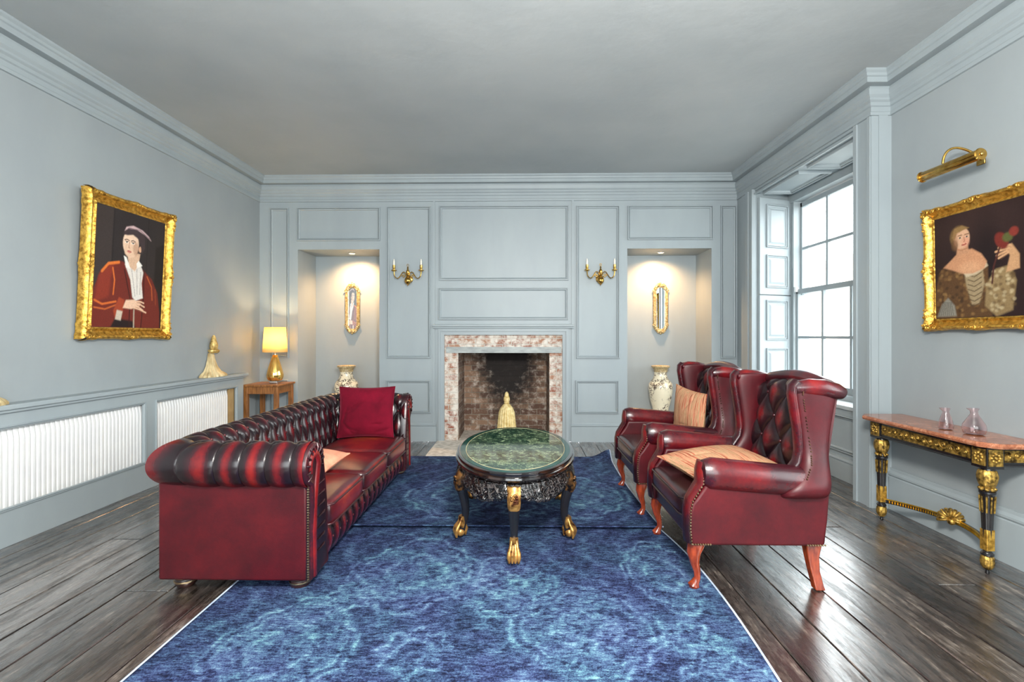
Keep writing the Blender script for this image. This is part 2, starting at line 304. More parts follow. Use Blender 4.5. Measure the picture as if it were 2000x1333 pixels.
# ------------------------------------------------------------------ mesh helpers
class MB:
    def __init__(s): s.v = []; s.f = []; s.w = []; s.mi = []; s.cur = 0; s.tf = None
    def add(s, vs, fs, w=None):
        o = len(s.v)
        for i, p in enumerate(vs):
            p = Vector(p)
            if s.tf is not None: p = s.tf @ p
            s.v.append(tuple(p)); s.w.append(0.5 if w is None else (w[i] if hasattr(w, '__len__') else w))
        for f in fs: s.f.append(tuple(i+o for i in f)); s.mi.append(s.cur)
        return s
    def box(s, a, b):
        (x0, y0, z0), (x1, y1, z1) = a, b
        x0, x1 = sorted((x0, x1)); y0, y1 = sorted((y0, y1)); z0, z1 = sorted((z0, z1))
        vs = [(x0, y0, z0), (x1, y0, z0), (x1, y1, z0), (x0, y1, z0), (x0, y0, z1), (x1, y0, z1), (x1, y1, z1), (x0, y1, z1)]
        return s.add(vs, [(0, 3, 2, 1), (4, 5, 6, 7), (0, 1, 5, 4), (1, 2, 6, 5), (2, 3, 7, 6), (3, 0, 4, 7)])
    def rings(s, rings, cap=True, closed=True, w=None):
        n = len(rings[0]); vs = [p for r in rings for p in r]; fs = []
        for i in range(len(rings)-1):
            for j in range(n if closed else n-1):
                k = (j+1) % n
                fs.append((i*n+j, i*n+k, (i+1)*n+k, (i+1)*n+j))
        if cap and closed:
            fs.append(tuple(range(n-1, -1, -1))); fs.append(tuple((len(rings)-1)*n+j for j in range(n)))
        ww = None
        if w is not None: ww = [w[i] for i in range(len(rings)) for j in range(n)]
        return s.add(vs, fs, ww)
    def tube(s, pts, r, n=12, sq=1.0, cap=True, w=None, up=(0, 0, 1)):
        pts = [Vector(p) for p in pts]; m = len(pts)
        rr = r if hasattr(r, '__len__') else [r]*m
        rings = []; prev = None
        for i, p in enumerate(pts):
            t = (pts[min(i+1, m-1)]-pts[max(i-1, 0)]).normalized()
            if prev is None:
                u = Vector(up); 
                if abs(u.dot(t)) > 0.95: u = Vector((1, 0, 0))
                a = (u - t*u.dot(t)).normalized()
            else: a = (prev - t*prev.dot(t)).normalized()
            prev = a; b = t.cross(a)
            q = rr[i]; qa, qb = (q, q*sq) if not hasattr(q, '__len__') else q
            rings.append([p + a*math.cos(2*PI*j/n)*qa + b*math.sin(2*PI*j/n)*qb for j in range(n)])
        return s.rings(rings, cap, w=w)
    def lathe(s, prof, c=(0, 0, 0), n=24, mod=None, sx=1, sy=1, axis='z', cap=True):
        rings = []
        for r, z in prof:
            ring = []
            for j in range(n):
                a = 2*PI*j/n; q = r*(mod(a, z) if mod else 1)
                x, y = q*math.cos(a)*sx, q*math.sin(a)*sy
                if axis == 'z': p = (c[0]+x, c[1]+y, c[2]+z)
                elif axis == 'x': p = (c[0]+z, c[1]+x, c[2]+y)
                else: p = (c[0]+x, c[1]+z, c[2]+y)
                ring.append(p)
            rings.append(ring)
        return s.rings(rings, cap)
    def ball(s, c, r, n=12, m=8, sc=(1, 1, 1)):
        rings = []
        for i in range(m+1):
            a = -PI/2 + PI*i/m; q = max(math.cos(a), 0.02)
            rings.append([(c[0]+r*q*math.cos(2*PI*j/n)*sc[0], c[1]+r*q*math.sin(2*PI*j/n)*sc[1], c[2]+r*math.sin(a)*sc[2]) for j in range(n)])
        return s.rings(rings)
    def prism(s, poly, axis, a, b):
        # poly: 2D points; extruded along axis from a to b
        def P(p, t):
            if axis == 'y': return (p[0], t, p[1])
            if axis == 'x': return (t, p[0], p[1])
            return (p[0], p[1], t)
        n = len(poly)
        vs = [P(p, a) for p in poly] + [P(p, b) for p in poly]
        fs = [tuple(range(n)), tuple(range(2*n-1, n-1, -1))] + [(j, j+n, (j+1) % n+n, (j+1) % n) for j in range(n)]
        return s.add(vs, fs)
    def grid(s, nu, nv, f):
        vs = []; w = []
        for i in range(nu+1):
            for j in range(nv+1):
                q = f(i/nu, j/nv); vs.append(q[:3]); w.append(q[3] if len(q) > 3 else 0.5)
        fs = [(i*(nv+1)+j, (i+1)*(nv+1)+j, (i+1)*(nv+1)+j+1, i*(nv+1)+j+1) for i in range(nu) for j in range(nv)]
        return s.add(vs, fs, w)
    def build(s, name, mat, parent=None, smooth=True, sub=0, bevel=0, bseg=2, col=None, loc=None, attr='wear', solid=0):
        me = bpy.data.meshes.new(name); me.from_pydata(s.v, [], s.f)
        mats = mat if isinstance(mat, (list, tuple)) else [mat]
        for m in mats: me.materials.append(m)
        if len(mats) > 1: me.polygons.foreach_set('material_index', s.mi)
        bm = bmesh.new(); bm.from_mesh(me); bmesh.ops.recalc_face_normals(bm, faces=bm.faces[:]); bm.to_mesh(me); bm.free()
        if smooth: me.polygons.foreach_set('use_smooth', [True]*len(me.polygons))
        a = me.attributes.new(attr, 'FLOAT', 'POINT'); a.data.foreach_set('value', [float(x) for x in s.w])
        if col is not None:
            ca = me.color_attributes.new('Col', 'FLOAT_COLOR', 'POINT'); ca.data.foreach_set('color', np.asarray(col, dtype=np.float32).ravel())
        me.update()
        o = bpy.data.objects.new(name, me); C.objects.link(o)
        if parent is not None: o.parent = parent
        if loc is not None: o.location = loc
        if solid:
            so = o.modifiers.new('solid', 'SOLIDIFY'); so.thickness = solid; so.offset = -1
        if bevel:
            bv = o.modifiers.new('bevel', 'BEVEL'); bv.width = bevel; bv.segments = bseg; bv.limit_method = 'ANGLE'; bv.angle_limit = math.radians(40)
            if smooth:
                bv.harden_normals = False
        if sub:
            ss = o.modifiers.new('sub', 'SUBSURF'); ss.levels = sub; ss.render_levels = sub
        if smooth and not sub:
            try: me.set_sharp_from_angle(angle=math.radians(40))
            except Exception: pass
        return o
def boxuv(o):
    me = o.data; uv = me.uv_layers.new(name='UVMap')
    for p in me.polygons:
        n = p.normal; ax = max(range(3), key=lambda i: abs(n[i]))
        for li in p.loop_indices:
            v = me.vertices[me.loops[li].vertex_index].co
            uv.data[li].uv = (v.y, v.z) if ax == 0 else ((v.x, v.z) if ax == 1 else (v.x, v.y))
def thing(name, label, cat, loc=(0, 0, 0), rz=0, group=None):
    o = bpy.data.objects.new(name, None); C.objects.link(o); o.location = loc; o.rotation_euler = (0, 0, rz)
    o.empty_display_size = 0.1
    o['label'] = label; o['category'] = cat
    if group: o['group'] = group
    return o
def tag(o, label, cat, group=None):
    o['label'] = label; o['category'] = cat
    if group: o['group'] = group
    return o
def structure(o, name=None): o['kind'] = 'structure'; return o
def copy_tree(root, loc, rz, label, parent=None):
    r = root.copy(); C.objects.link(r); r.location = loc; r.rotation_euler = (0, 0, rz); r['label'] = label
    def rec(a, b):
        for ch in list(a.children):
            c = ch.copy(); C.objects.link(c); c.parent = b; rec(ch, c)
    rec(root, r); return r

# ------------------------------------------------------------------ the room
XL, XR, XW, YB, ZC = -3.12, 2.69, 2.55, 5.73, 3.14
YR = -2.6
P = MAT['panel']
f = MB(); rf = random.Random(11); x = -3.5; f.box((-3.5, YR-0.3, -0.12), (3.3, 6.7, -0.02)); f.w = [0.0]*8
while x < 3.25:
    wd = rf.uniform(0.185, 0.225); y = YR-0.3
    while y < 6.7:
        ln = rf.uniform(2.2, 4.2); y1 = min(6.7, y+ln); zt = -rf.uniform(0.0, 0.0012); g = 0.0028; c_ = rf.random()
        n0 = len(f.v); f.rings([[(x+g, y+g, -0.05), (x+wd-g, y+g, -0.05), (x+wd-g, y1-g, -0.05), (x+g, y1-g, -0.05)], [(x+g, y+g, zt-0.003), (x+wd-g, y+g, zt-0.003), (x+wd-g, y1-g, zt-0.003), (x+g, y1-g, zt-0.003)], [(x+g+0.003, y+g+0.003, zt), (x+wd-g-0.003, y+g+0.003, zt), (x+wd-g-0.003, y1-g-0.003, zt), (x+g+0.003, y1-g-0.003, zt)]], w=[c_]*3)
        y = y1
    x += wd
structure(f.build('floor', MAT['floor'], smooth=False))
f = MB(); f.box((-3.5, YR-0.3, ZC), (3.3, 6.7, ZC+0.1)); structure(f.build('ceiling', MAT['ceiling'], smooth=False))
f = MB(); f.box((-3.45, YR-0.3, 0), (XL, 6.6, ZC)); structure(f.build('wall_left', MAT['wall'], smooth=False))
# rear wall (behind the camera) with a wide window opening
f = MB(); 
f.box((XL, YR, 0), (XR, YR+0.25, 0.55)); f.box((XL, YR, 2.95), (XR, YR+0.25, ZC)); f.box((XL, YR, 0.55), (-2.4, YR+0.25, 2.95)); f.box((2.0, YR, 0.55), (XR, YR+0.25, 2.95))
structure(f.build('wall_rear', MAT['wall'], smooth=False))
# right wall near the camera with its own window
f = MB()
f.box((XR, YR-0.1, 0), (3.25, -0.9, ZC)); f.box((XR, 1.6, 0), (3.25, 3.56, ZC)); f.box((XR, -0.9, 0), (3.25, 1.6, 0.55)); f.box((XR, -0.9, 2.95), (3.25, 1.6, ZC))
structure(f.build('wall_right', MAT['wall'], smooth=False))
# window wall
f = MB()
f.box((XW, 3.56, 0), (3.25, 3.73, ZC))
f.box((XW, 3.73, 2.83), (3.25, 6.5, ZC))
f.prism([(XW, 5.31), (XW, 6.5), (3.25, 6.5), (3.25, 5.5), (3.08, 5.5)], 'z', 0, 2.83)
f.box((2.81, 3.73, 0), (3.25, 5.5, 0.62))
ww = structure(f.build('wall_window', P, smooth=False))

def mould_rect(name, parent, plane, const, a0, a1, b0, b1, w=0.034, h=0.016, out=-1, mat=None, raised=False):
    """picture-frame panel moulding on a plane. plane 'y': a=x,b=z ; 'x': a=y,b=z ; 'z': a=x,b=y. out = sign of the outward direction"""
    prof = [(0, 0), (0, h*1.1), (w*0.1, h*1.4), (w*0.3, h*1.4), (w*0.36, h*0.1), (w*0.56, h*0.1), (w*0.62, h*0.95), (w*0.8, h*0.8), (w, -0.0)]
    rings = []
    for (d, e) in prof:
        c = const + out*e
        pts = [(a0+d, b0+d), (a1-d, b0+d), (a1-d, b1-d), (a0+d, b1-d)]
        if plane == 'y': r = [(p[0], c, p[1]) for p in pts]
        elif plane == 'x': r = [(c, p[0], p[1]) for p in pts]
        else: r = [(p[0], p[1], c) for p in pts]
        rings.append(r)
    m = MB(); m.rings(rings, cap=False)
    if raised:
        d = w+0.02; 
        z0 = const; z1 = const+out*0.012
        pts = lambda d: [(a0+d, b0+d), (a1-d, b0+d), (a1-d, b1-d), (a0+d, b1-d)]
        mk = lambda p, c: (p[0], c, p[1]) if plane == 'y' else ((c, p[0], p[1]) if plane == 'x' else (p[0], p[1], c))
        m.rings([[mk(p, z0) for p in pts(w+0.012)], [mk(p, z1) for p in pts(w+0.032)]], cap=False)
        m.add([mk(p, z1) for p in pts(w+0.032)], [(0, 1, 2, 3)])
    o = m.build(name, mat or P, parent, smooth=False); return o

# back wall with two niches and the chimney opening
NL = (-2.66, -1.68); NR = (1.262, 2.25); NZ0, NZ1, NY = 0.28, 2.285, 6.24
FP = (-0.905, 0.497, 1.265)
xs = [XL-0.02, NL[0], NL[1], FP[0], FP[1], NR[0], NR[1], XW+0.02]
zs = [0, NZ0, FP[2], NZ1, ZC]
f = MB()
for i in range(len(xs)-1):
    for j in range(len(zs)-1):
        x0, x1, z0, z1 = xs[i], xs[i+1], zs[j], zs[j+1]
        if i in (1, 5) and j in (1, 2): continue
        if i == 3 and j in (0, 1): continue
        f.add([(x0, YB, z0), (x1, YB, z0), (x1, YB, z1), (x0, YB, z1)], [(0, 1, 2, 3)])
for (a, b) in (NL, NR):
    f.add([(a, YB, NZ0), (b, YB, NZ0), (b, NY, NZ0), (a, NY, NZ0), (a, YB, NZ1), (b, YB, NZ1), (b, NY, NZ1), (a, NY, NZ1)],
          [(0, 1, 2, 3), (4, 7, 6, 5), (3, 2, 6, 7), (0, 3, 7, 4), (1, 5, 6, 2)])
wall_back = structure(f.build('wall_back', P, smooth=False))
PAN = [(-2.99, -2.765, 0.99, 2.78), (-2.99, -2.765, 0.30, 0.73), (-2.664, -1.668, 2.385, 2.782), (-1.59, -1.066, 0.985, 2.79), (-1.594, -1.066, 0.333, 0.726), (-0.966, 0.568, 1.91, 2.795),
       (-0.975, 0.562, 1.443, 1.822), (0.66, 1.168, 0.985, 2.79), (0.652, 1.16, 0.335, 0.726), (1.264, 2.263, 2.385, 2.785), (2.352, 2.535, 0.985, 2.785)]
for (a0, a1, b0, b1) in PAN: mould_rect('panel_moulding', wall_back, 'y', YB, a0, a1, b0, b1)
# jambs of the chimney breast
for xa in (-1.040, 0.606): m = MB(); m.box((xa, YB-0.012, 0.0), (xa+0.026, YB+0.002, 2.86)); m.build('chimney_stile', P, wall_back, smooth=False)

# cornice
CP = [(0, 2.85), (0.014, 2.852), (0.014, 2.876), (0.006, 2.882), (0.006, 2.915), (0.016, 2.922), (0.016, 2.945), (0.03, 2.957), (0.03, 2.972), (0.046, 2.99), (0.05, 3.028), (0.036, 3.034), (0.036, 3.05),
      (0.094, 3.052), (0.094, 3.088), (0.104, 3.094), (0.106, 3.112), (0.12, 3.124), (0.12, 3.141)]
def cornice(name, pts, mat):
    """pts: plan polyline, room on its left side; mitred"""
    n = len(pts); vs = []; 
    for i, p in enumerate(pts):
        p = Vector(p); d0 = (p-Vector(pts[i-1])).normalized() if i else None; d1 = (Vector(pts[i+1])-p).normalized() if i < n-1 else None
        nn = []
        for d in (d0, d1):
            if d is not None: nn.append(Vector((-d.y, d.x)))
        if len(nn) == 2:
            b = (nn[0]+nn[1]).normalized(); k = 1/max(b.dot(nn[0]), 0.3)
        else: b = nn[0]; k = 1
        for (o, z) in CP: q = p+b*o*k; vs.append((q.x, q.y, z))
    m = MB(); L = len(CP)
    m.add(vs, [(i*L+j, (i+1)*L+j, (i+1)*L+j+1, i*L+j+1) for i in range(n-1) for j in range(L-1)])
    return structure(m.build(name, mat, smooth=False))
cornice('trim_1', [(XR, YR+0.25), (XR, 3.56), (XW, 3.56), (XW, YB), (XL, YB), (XL, YR+0.25)], P)

# baseboards
def base_strip(name, pts, h=0.225, t=0.022):
    prof = [(0, 0), (t, 0), (t, h*0.78), (t*0.7, h*0.8), (t*1.1, h*0.84), (t*1.1, h*0.88), (t*0.45, h*0.93), (t*0.4, h), (0, h)]
    m = MB()
    for a, b in zip(pts[:-1], pts[1:]):
        a = Vector(a); b = Vector(b); d = (b-a).normalized(); nn = Vector((-d.y, d.x))
        r0 = [((a+nn*o).x, (a+nn*o).y, z) for o, z in prof]; r1 = [((b+nn*o).x, (b+nn*o).y, z) for o, z in prof]
        m.rings([r0, r1])
    return structure(m.build(name, P, smooth=False))
base_strip('baseboard_back_left', [(-1.0, YB), (XL, YB)])
base_strip('baseboard_back_right', [(XW, YB), (0.6, YB)])
base_strip('baseboard_right', [(XR, YR+0.25), (XR, 3.56)], 0.30, 0.026)
base_strip('baseboard_window', [(2.81, 3.73), (2.81, 5.42)], 0.2)

# casing of the window opening
m = MB()
for (y0, y1, e) in ((5.31, 5.36, 0.03), (5.36, 5.40, 0.018), (5.40, 5.46, 0.034), (5.50, 5.60, 0.012)): m.box((XW-e, y0, 0), (XW+0.01, y1, 2.85))
m.box((XW-0.012, 3.70, 0), (XW+0.01, 3.735, 2.85)); m.box((XW-0.012, 3.56, 0), (XW+0.01, 3.59, 2.85)); m.box((XW-0.009, 3.735, 2.79), (XW+0.008, 5.31, 2.808))
m.box((XW-0.004, 3.552, 0), (XR, 3.562, 2.85)); m.box((XW+0.045, 3.544, 0), (XR-0.03, 3.553, 2.85))
structure(m.build('trim_2', P, smooth=False))

# soffit panels and window board
m = MB(); m.box((XW+0.02, 3.735, 2.81), (3.0, 5.33, 2.832)); so = structure(m.build('trim_3', P, smooth=False))
for (y0, y1) in ((3.80, 4.47), (4.60, 5.27)):
    mould_rect('soffit_moulding', so, 'z', 2.81, 2.62, 2.93, y0, y1, 0.04, 0.02, -1)
    
m = MB(); m.box((2.79, 3.735, 0.615), (3.03, 5.42, 0.65)); structure(m.build('trim_4', MAT['cord'], smooth=False, bevel=0.006))
mould_rect('apron_moulding', ww, 'x', 2.81, 3.85, 5.25, 0.24, 0.56)

# folded shutter on the splayed far reveal
sh = thing('window_shutter', 'grey folded panelled shutter at far side of the sash window, with small raised panels', 'shutter', (2.585, 5.322, 0.66), math.atan2(0.178, 0.495))
# local x along the reveal, local -y into the room
L = 0.50
m = MB(); m.box((0, -0.035, 0.02), (L-0.02, -0.003, 1.035)); m.build('lower_leaf', P, sh, smooth=False, bevel=0.003)
m = MB(); m.box((0, -0.035, 1.045), (L-0.02, -0.003, 2.10)); m.build('upper_leaf', P, sh, smooth=False, bevel=0.003)
for (b0, b1) in ((0.08, 0.46), (0.545, 0.985), (1.12, 1.48), (1.56, 2.03)):
    mould_rect('shutter_panel', sh, 'y', -0.035, 0.085, 0.385, b0, b1, 0.03, 0.014, -1, raised=True)
for z in (0.3, 1.75): m = MB(); m.box((L-0.03, -0.045, z), (L-0.012, -0.033, z+0.07)); m.build('hinge', MAT['cord'], sh, smooth=False)
m = MB(); m.box((L-0.008, -0.03, 0.0), (L+0.03, -0.002, 2.14)); m.build('hanging_stile', P, sh, smooth=False)

# sash windows
def sash_window(name, plane_x, y0, y1, z0, z1, zm, ncol, parent=None):
    w = bpy.data.objects.new(name, None); C.objects.link(w); w['kind'] = 'structure'
    fr = MB()
    fr.box((plane_x-0.03, y0-0.11, z0-0.04), (plane_x+0.12, y0-0.03, z1+0.04)); fr.box((plane_x-0.03, y1+0.03, z0-0.04), (plane_x+0.12, y1+0.15, z1+0.04))
    fr.box((plane_x-0.05, y0-0.11, z1+0.04), (plane_x+0.12, y1+0.15, z1+0.16)); fr.box((plane_x-0.05, y0-0.11, z0-0.09), (plane_x+0.14, y1+0.15, z0-0.04))
    fr.build('window_frame', P, w, smooth=False)
    for k, (px, a, b) in enumerate(((plane_x, z0, zm), (plane_x+0.045, zm, z1))):
        s = MB(); t = 0.034
        s.box((px, y0-0.045, a-0.03), (px+t, y0+0.0, b+0.03)); s.box((px, y1, a-0.03), (px+t, y1+0.045, b+0.03))
        s.box((px, y0-0.045, a-0.045 if k == 0 else a-0.02), (px+t, y1+0.045, a+0.025)); s.box((px, y0-0.045, b-0.022), (px+t, y1+0.045, b+0.03))
        mid = (a+b)/2
        s.box((px+0.004, y0, mid-0.013), (px+t-0.004, y1, mid+0.013))
        for c in range(1, ncol): yy = y0+(y1-y0)*c/ncol; s.box((px+0.003, yy-0.016, a), (px+t-0.003, yy+0.016, b))
        so = s.build('lower_sash' if k == 0 else 'upper_sash', P, w, smooth=False, bevel=0.003)
        g = MB(); g.box((px+0.016, y0, a), (px+0.019, y1, b)); g.build('pane', MAT['glass'], so, smooth=False)
    return w
wn = sash_window('window_1', 3.045, 3.67, 5.36, 0.74, 2.69, 1.735, 4)
m = MB(); m.box((3.02, 5.36, 1.735), (3.05, 5.40, 1.79)); m.tube([(3.02, 5.41, 2.6), (3.02, 5.41, 2.0)], 0.006, 6); m.build('sash_cord', MAT['white'], wn)
sash_window('window_2', 2.98, -0.82, 1.52, 0.62, 2.85, 1.75, 4)
def rear_window():
    w = bpy.data.objects.new('window_3', None); C.objects.link(w); w['kind'] = 'structure'
    s = MB(); y = YR+0.1
    for x in (-2.4, -0.97, 0.46, 1.92): s.box((x, y, 0.55), (x+0.08, y+0.1, 2.95))
    s.box((-2.4, y, 0.55), (2.0, y+0.1, 0.63)); s.box((-2.4, y, 2.87), (2.0, y+0.1, 2.95)); s.box((-2.4, y, 1.72), (2.0, y+0.1, 1.78))
    s.build('window_frame', MAT['cord'], w, smooth=False)
    g = MB(); g.box((-2.4, y+0.04, 0.55), (2.0, y+0.045, 2.95)); g.build('pane', MAT['glass'], w, smooth=False)
rear_window()

# pale brick building across the street
BR_OUT = make_brick('pale_brick', srgb(206, 176, 156), srgb(226, 204, 186), srgb(232, 222, 210), srgb(236, 228, 216), 0.45, 0.7)
bd = thing('building', 'pale brick building across the street, seen faintly through the sash window', 'building', (20, 28, -3))
m = MB(); m.box((0, -14, 0), (6, 24, 9.2)); o = m.build('wall', BR_OUT, bd, smooth=False); boxuv(o)
for (y, z) in ((1.3, 4.4), (1.3, 2.3), (6.5, 4.4), (-4, 4.4), (-4, 2.3), (6.5, 2.3)):
    m = MB(); m.box((-0.04, y-0.55, z-0.75), (0.02, y+0.55, z+0.75)); wo = m.build('window', MAT['cord'], bd, smooth=False)
    m = MB()
    for i in range(2):
        for j in range(3): m.box((-0.06, y-0.47+i*0.49, z-0.68+j*0.46), (-0.03, y-0.47+i*0.49+0.43, z-0.68+j*0.46+0.4))
    m.build('pane', simple('dull_outside_pane', srgb(120, 124, 126), srgb(150, 152, 152), 0.2), wo, smooth=False)
m = MB(); m.box((3.6, -25, -3.1), (60, 70, -3.0)); structure(m.build('street', simple('pale_paving', srgb(150, 150, 148), srgb(170, 170, 166), 0.9), smooth=False))

# ------------------------------------------------------------------ fireplace
fx0, fx1, fz = FP
BRF = make_brick('whitewashed_brick', srgb(142, 84, 66), srgb(172, 134, 108), srgb(190, 182, 170), srgb(216, 209, 199), 0.40, 0.58)
BRI = make_brick('sooty_firebox_brick', srgb(96, 70, 58), srgb(150, 120, 98), srgb(140, 128, 114), srgb(206, 197, 186), 0.50, 0.74, soot=((-0.17, 6.5, 0.93), (0.36, 0.9, 0.60)))
fp = thing('fireplace', 'open brick fireplace with sooty firebox inside a plain grey surround', 'fireplace', (0, 0, 0))
m = MB(); m.box((fx0, YB+0.03, 1.115), (fx1, YB+0.3, fz+0.02)); m.box((fx0-0.02, YB+0.03, 0), (-0.745, YB+0.10, 1.115)); m.box((0.345, YB+0.03, 0), (fx1+0.02, YB+0.10, 1.115))
o = m.build('brick_face', BRF, fp, smooth=False); boxuv(o)
m = MB()
X0, X1, x0, x1, yb = -0.745, 0.345, -0.742, 0.342, 6.38
vs = [(X0, YB+0.09, 0), (X1, YB+0.09, 0), (x1, yb, 0), (x0, yb, 0), (X0, YB+0.09, 1.5), (X1, YB+0.09, 1.5), (x1, yb, 1.5), (x0, yb, 1.5)]
m.add(vs, [(3, 2, 6, 7), (0, 3, 7, 4), (1, 5, 6, 2), (4, 7, 6, 5)])
o = m.build('firebox', BRI, fp, smooth=False); boxuv(o)
for p in o.data.polygons: p.flip()
m = MB(); m.add([(X0, YB, 0.004), (X1, YB, 0.004), (x1, yb, 0.004), (x0, yb, 0.004)], [(0, 1, 2, 3)]); m.build('firebox_floor', MAT['stone'], fp, smooth=False, solid=0.004)
m = MB(); m.box((fx0+0.02, YB+0.012, 1.05), (fx1-0.01, YB+0.07, 1.122)); m.build('lintel', MAT['lintel'], fp, smooth=False)
m = MB()
for e, (d0, d1) in ((0.016, (0.0, 0.042)), (0.032, (0.042, 0.060)), (0.022, (0.060, 0.074))):
    m.box((fx0-d1, YB-e, 0), (fx0-d0, YB+0.03, fz+d0)); m.box((fx1+d0, YB-e, 0), (fx1+d1, YB+0.03, fz+d0)); m.box((fx0-d1, YB-e, fz+d0), (fx1+d1, YB+0.03, min(fz+d1, 1.339)))
m.build('surround', P, fp, smooth=False)
m = MB(); m.prism([(YB+0.005, 1.34), (YB-0.038, 1.34), (YB-0.042, 1.362), (YB-0.06, 1.366), (YB-0.06, 1.386), (YB+0.005, 1.392)], 'x', fx0-0.13, fx1+0.13); m.build('mantel_shelf', P, fp, smooth=False)
m = MB(); m.box((-0.985, 5.0, 0), (0.42, YB-0.02, 0.012)); m.build('hearth_slab', MAT['stone'], fp, smooth=False, bevel=0.004)

# ------------------------------------------------------------------ radiator cover and radiators
rc = thing('radiator_cover', 'grey painted radiator cover with long ledge running along left wall', 'radiator cover', (XL, 0, 0))
fx = 0.075
m = MB()
y0, y1 = 1.2, 5.26
m.box((fx-0.02, y0, 0.0), (fx, y1, 0.225)); m.box((fx-0.02, y0, 0.705), (fx, y1, 0.80)); m.box((fx-0.02, y0, 0.225), (fx, 1.5, 0.705))
m.box((fx-0.02, 3.86, 0.225), (fx, 3.99, 0.705)); m.box((fx-0.02, 5.13, 0.225), (fx, y1, 0.705)); m.box((0, y1-0.02, 0), (fx-0.02, y1, 0.8))
m.build('front_panel', P, rc, smooth=False)
m = MB(); m.box((0, y0, 0.815), (fx+0.045, y1+0.03, 0.845)); m.box((0, y0, 0.795), (fx+0.025, y1+0.015, 0.817)); m.build('ledge', P, rc, smooth=False, bevel=0.006)
for (a, b) in ((1.5, 3.86), (3.99, 5.13)): mould_rect('opening_bead', rc, 'x', fx, a-0.012, b+0.012, 0.213, 0.717, 0.02, 0.008, 1)
m = MB(); m.box((0.03, 5.04, 0.2), (0.05, 5.13, 0.71)); m.build('end_batten', MAT['ply'], rc, smooth=False)
def radiator(label, ya, yb):
    r = thing('radiator', label, 'radiator', (XL, ya, 0), 0)
    n = int((yb-ya)/0.033); m = MB(); rings = []
    L_ = yb-ya; segs = n*8
    def fn(u, v):
        y = u*L_; ph = (y/(L_/n)) % 1.0
        x = 0.036 + 0.010*min(1, max(0, 1.6*math.sin(PI*ph)**0.7))
        e = min(v, 1-v)*0.6/0.02
        x -= 0.012*max(0, 1-e) 
        return (x, y, 0.15+v*0.545, 0.5)
    m.grid(segs, 8, fn); m.build('front_plate', MAT['white'], r, solid=0)
    m = MB(); m.box((0.006, 0, 0.15), (0.03, L_, 0.69)); m.build('back_plate', MAT['white'], r, smooth=False)
    m = MB(); m.tube([(0.02, L_-0.04, 0.0), (0.02, L_-0.04, 0.15)], 0.009, 8); m.build('pipe', MAT['brass'], r)
radiator('long white ribbed panel radiator in nearer opening of the radiator cover', 1.52, 3.92)
radiator('shorter white ribbed radiator in the farther opening of the radiator cover', 3.95, 5.03)

# ------------------------------------------------------------------ plaster tassel ornaments
def tassel(label, loc, rz=0, h=0.42, r=0.17, mat=None, half=True, tall=False):
    t = thing('ornament', label, 'ornament', loc, rz)
    mod = lambda a, z: 1+(0.075 if tall else 0.09)*(abs(math.cos(a*(9 if tall else 11)))**0.6*2-1)*(1 if z < h*0.6 else 0.2)
    if tall: prof = [(r*0.98, 0), (r*1.0, 0.02), (r*0.88, h*0.2), (r*0.80, h*0.4), (r*0.72, h*0.58), (r*0.58, h*0.68), (r*0.36, h*0.74), (r*0.2, h*0.77)]
    else: prof = [(r, 0), (r*1.0, 0.012), (r*0.9, 0.028), (r*0.62, h*0.13), (r*0.42, h*0.25), (r*0.29, h*0.4), (r*0.24, h*0.5), (r*0.2, h*0.56)]
    m = MB()
    if half:
        n = 44; rings = []
        for (q, z) in prof:
            ring = []
            for j in range(n):
                a = -PI/2 + PI*j/(n-1); k = mod(a, z)
                ring.append((q*0.66*math.cos(a)*k, q*math.sin(a)*k, z))
            rings.append(ring)
        m.rings(rings)
    else: m.lathe(prof, n=88, mod=mod)
    m.build('fluted_base', mat, t)
    m = MB(); zt = prof[-1][1]; rt = prof[-1][0]
    off = 0.035 if half else 0
    if tall:
        m.ball((off, 0, zt+0.01), rt*1.4, sc=(1, 1, 0.5))
        for k in range(8):
            a = 2*PI*k/8; m.ball((off+rt*0.9*math.cos(a), rt*0.9*math.sin(a), zt+0.05), 0.022, 8, 6, (0.7, 0.7, 1.6))
        m.ball((off, 0, zt+0.085), 0.028, 10, 8, (1, 1, 2.0))
    else:
        m.lathe([(rt, zt), (rt*1.35, zt+0.015), (rt*1.35, zt+0.03), (rt*0.9, zt+0.04), (rt*1.05, zt+0.07), (rt*0.9, zt+0.10), (rt*0.62, zt+0.13), (rt*0.5, zt+0.16), (rt*0.2, h-0.005)], c=(off, 0, 0), n=24, mod=lambda a, z: 1+0.08*math.cos(6*a+z*60))
    m.build('finial', MAT['tassel_gold'] if not tall else mat, t)
    return t
LZ = 0.845
tassel('fluted cream and gilt finial ornament on the ledge near the corner lamp', (XL+0.006, 4.80, LZ), 0, 0.42, 0.18, MAT['tassel'])
tassel('fluted finial ornament cut off by the left photo edge, on radiator ledge', (XL+0.006, 2.70, LZ), 0, 0.42, 0.15, MAT['tassel'])
tassel('tall pale yellow tassel-shaped ornament standing in front of firebox', (-0.165, 5.80, 0.012), 0, 0.56, 0.125, MAT['tassel_yellow'], half=False, tall=True)

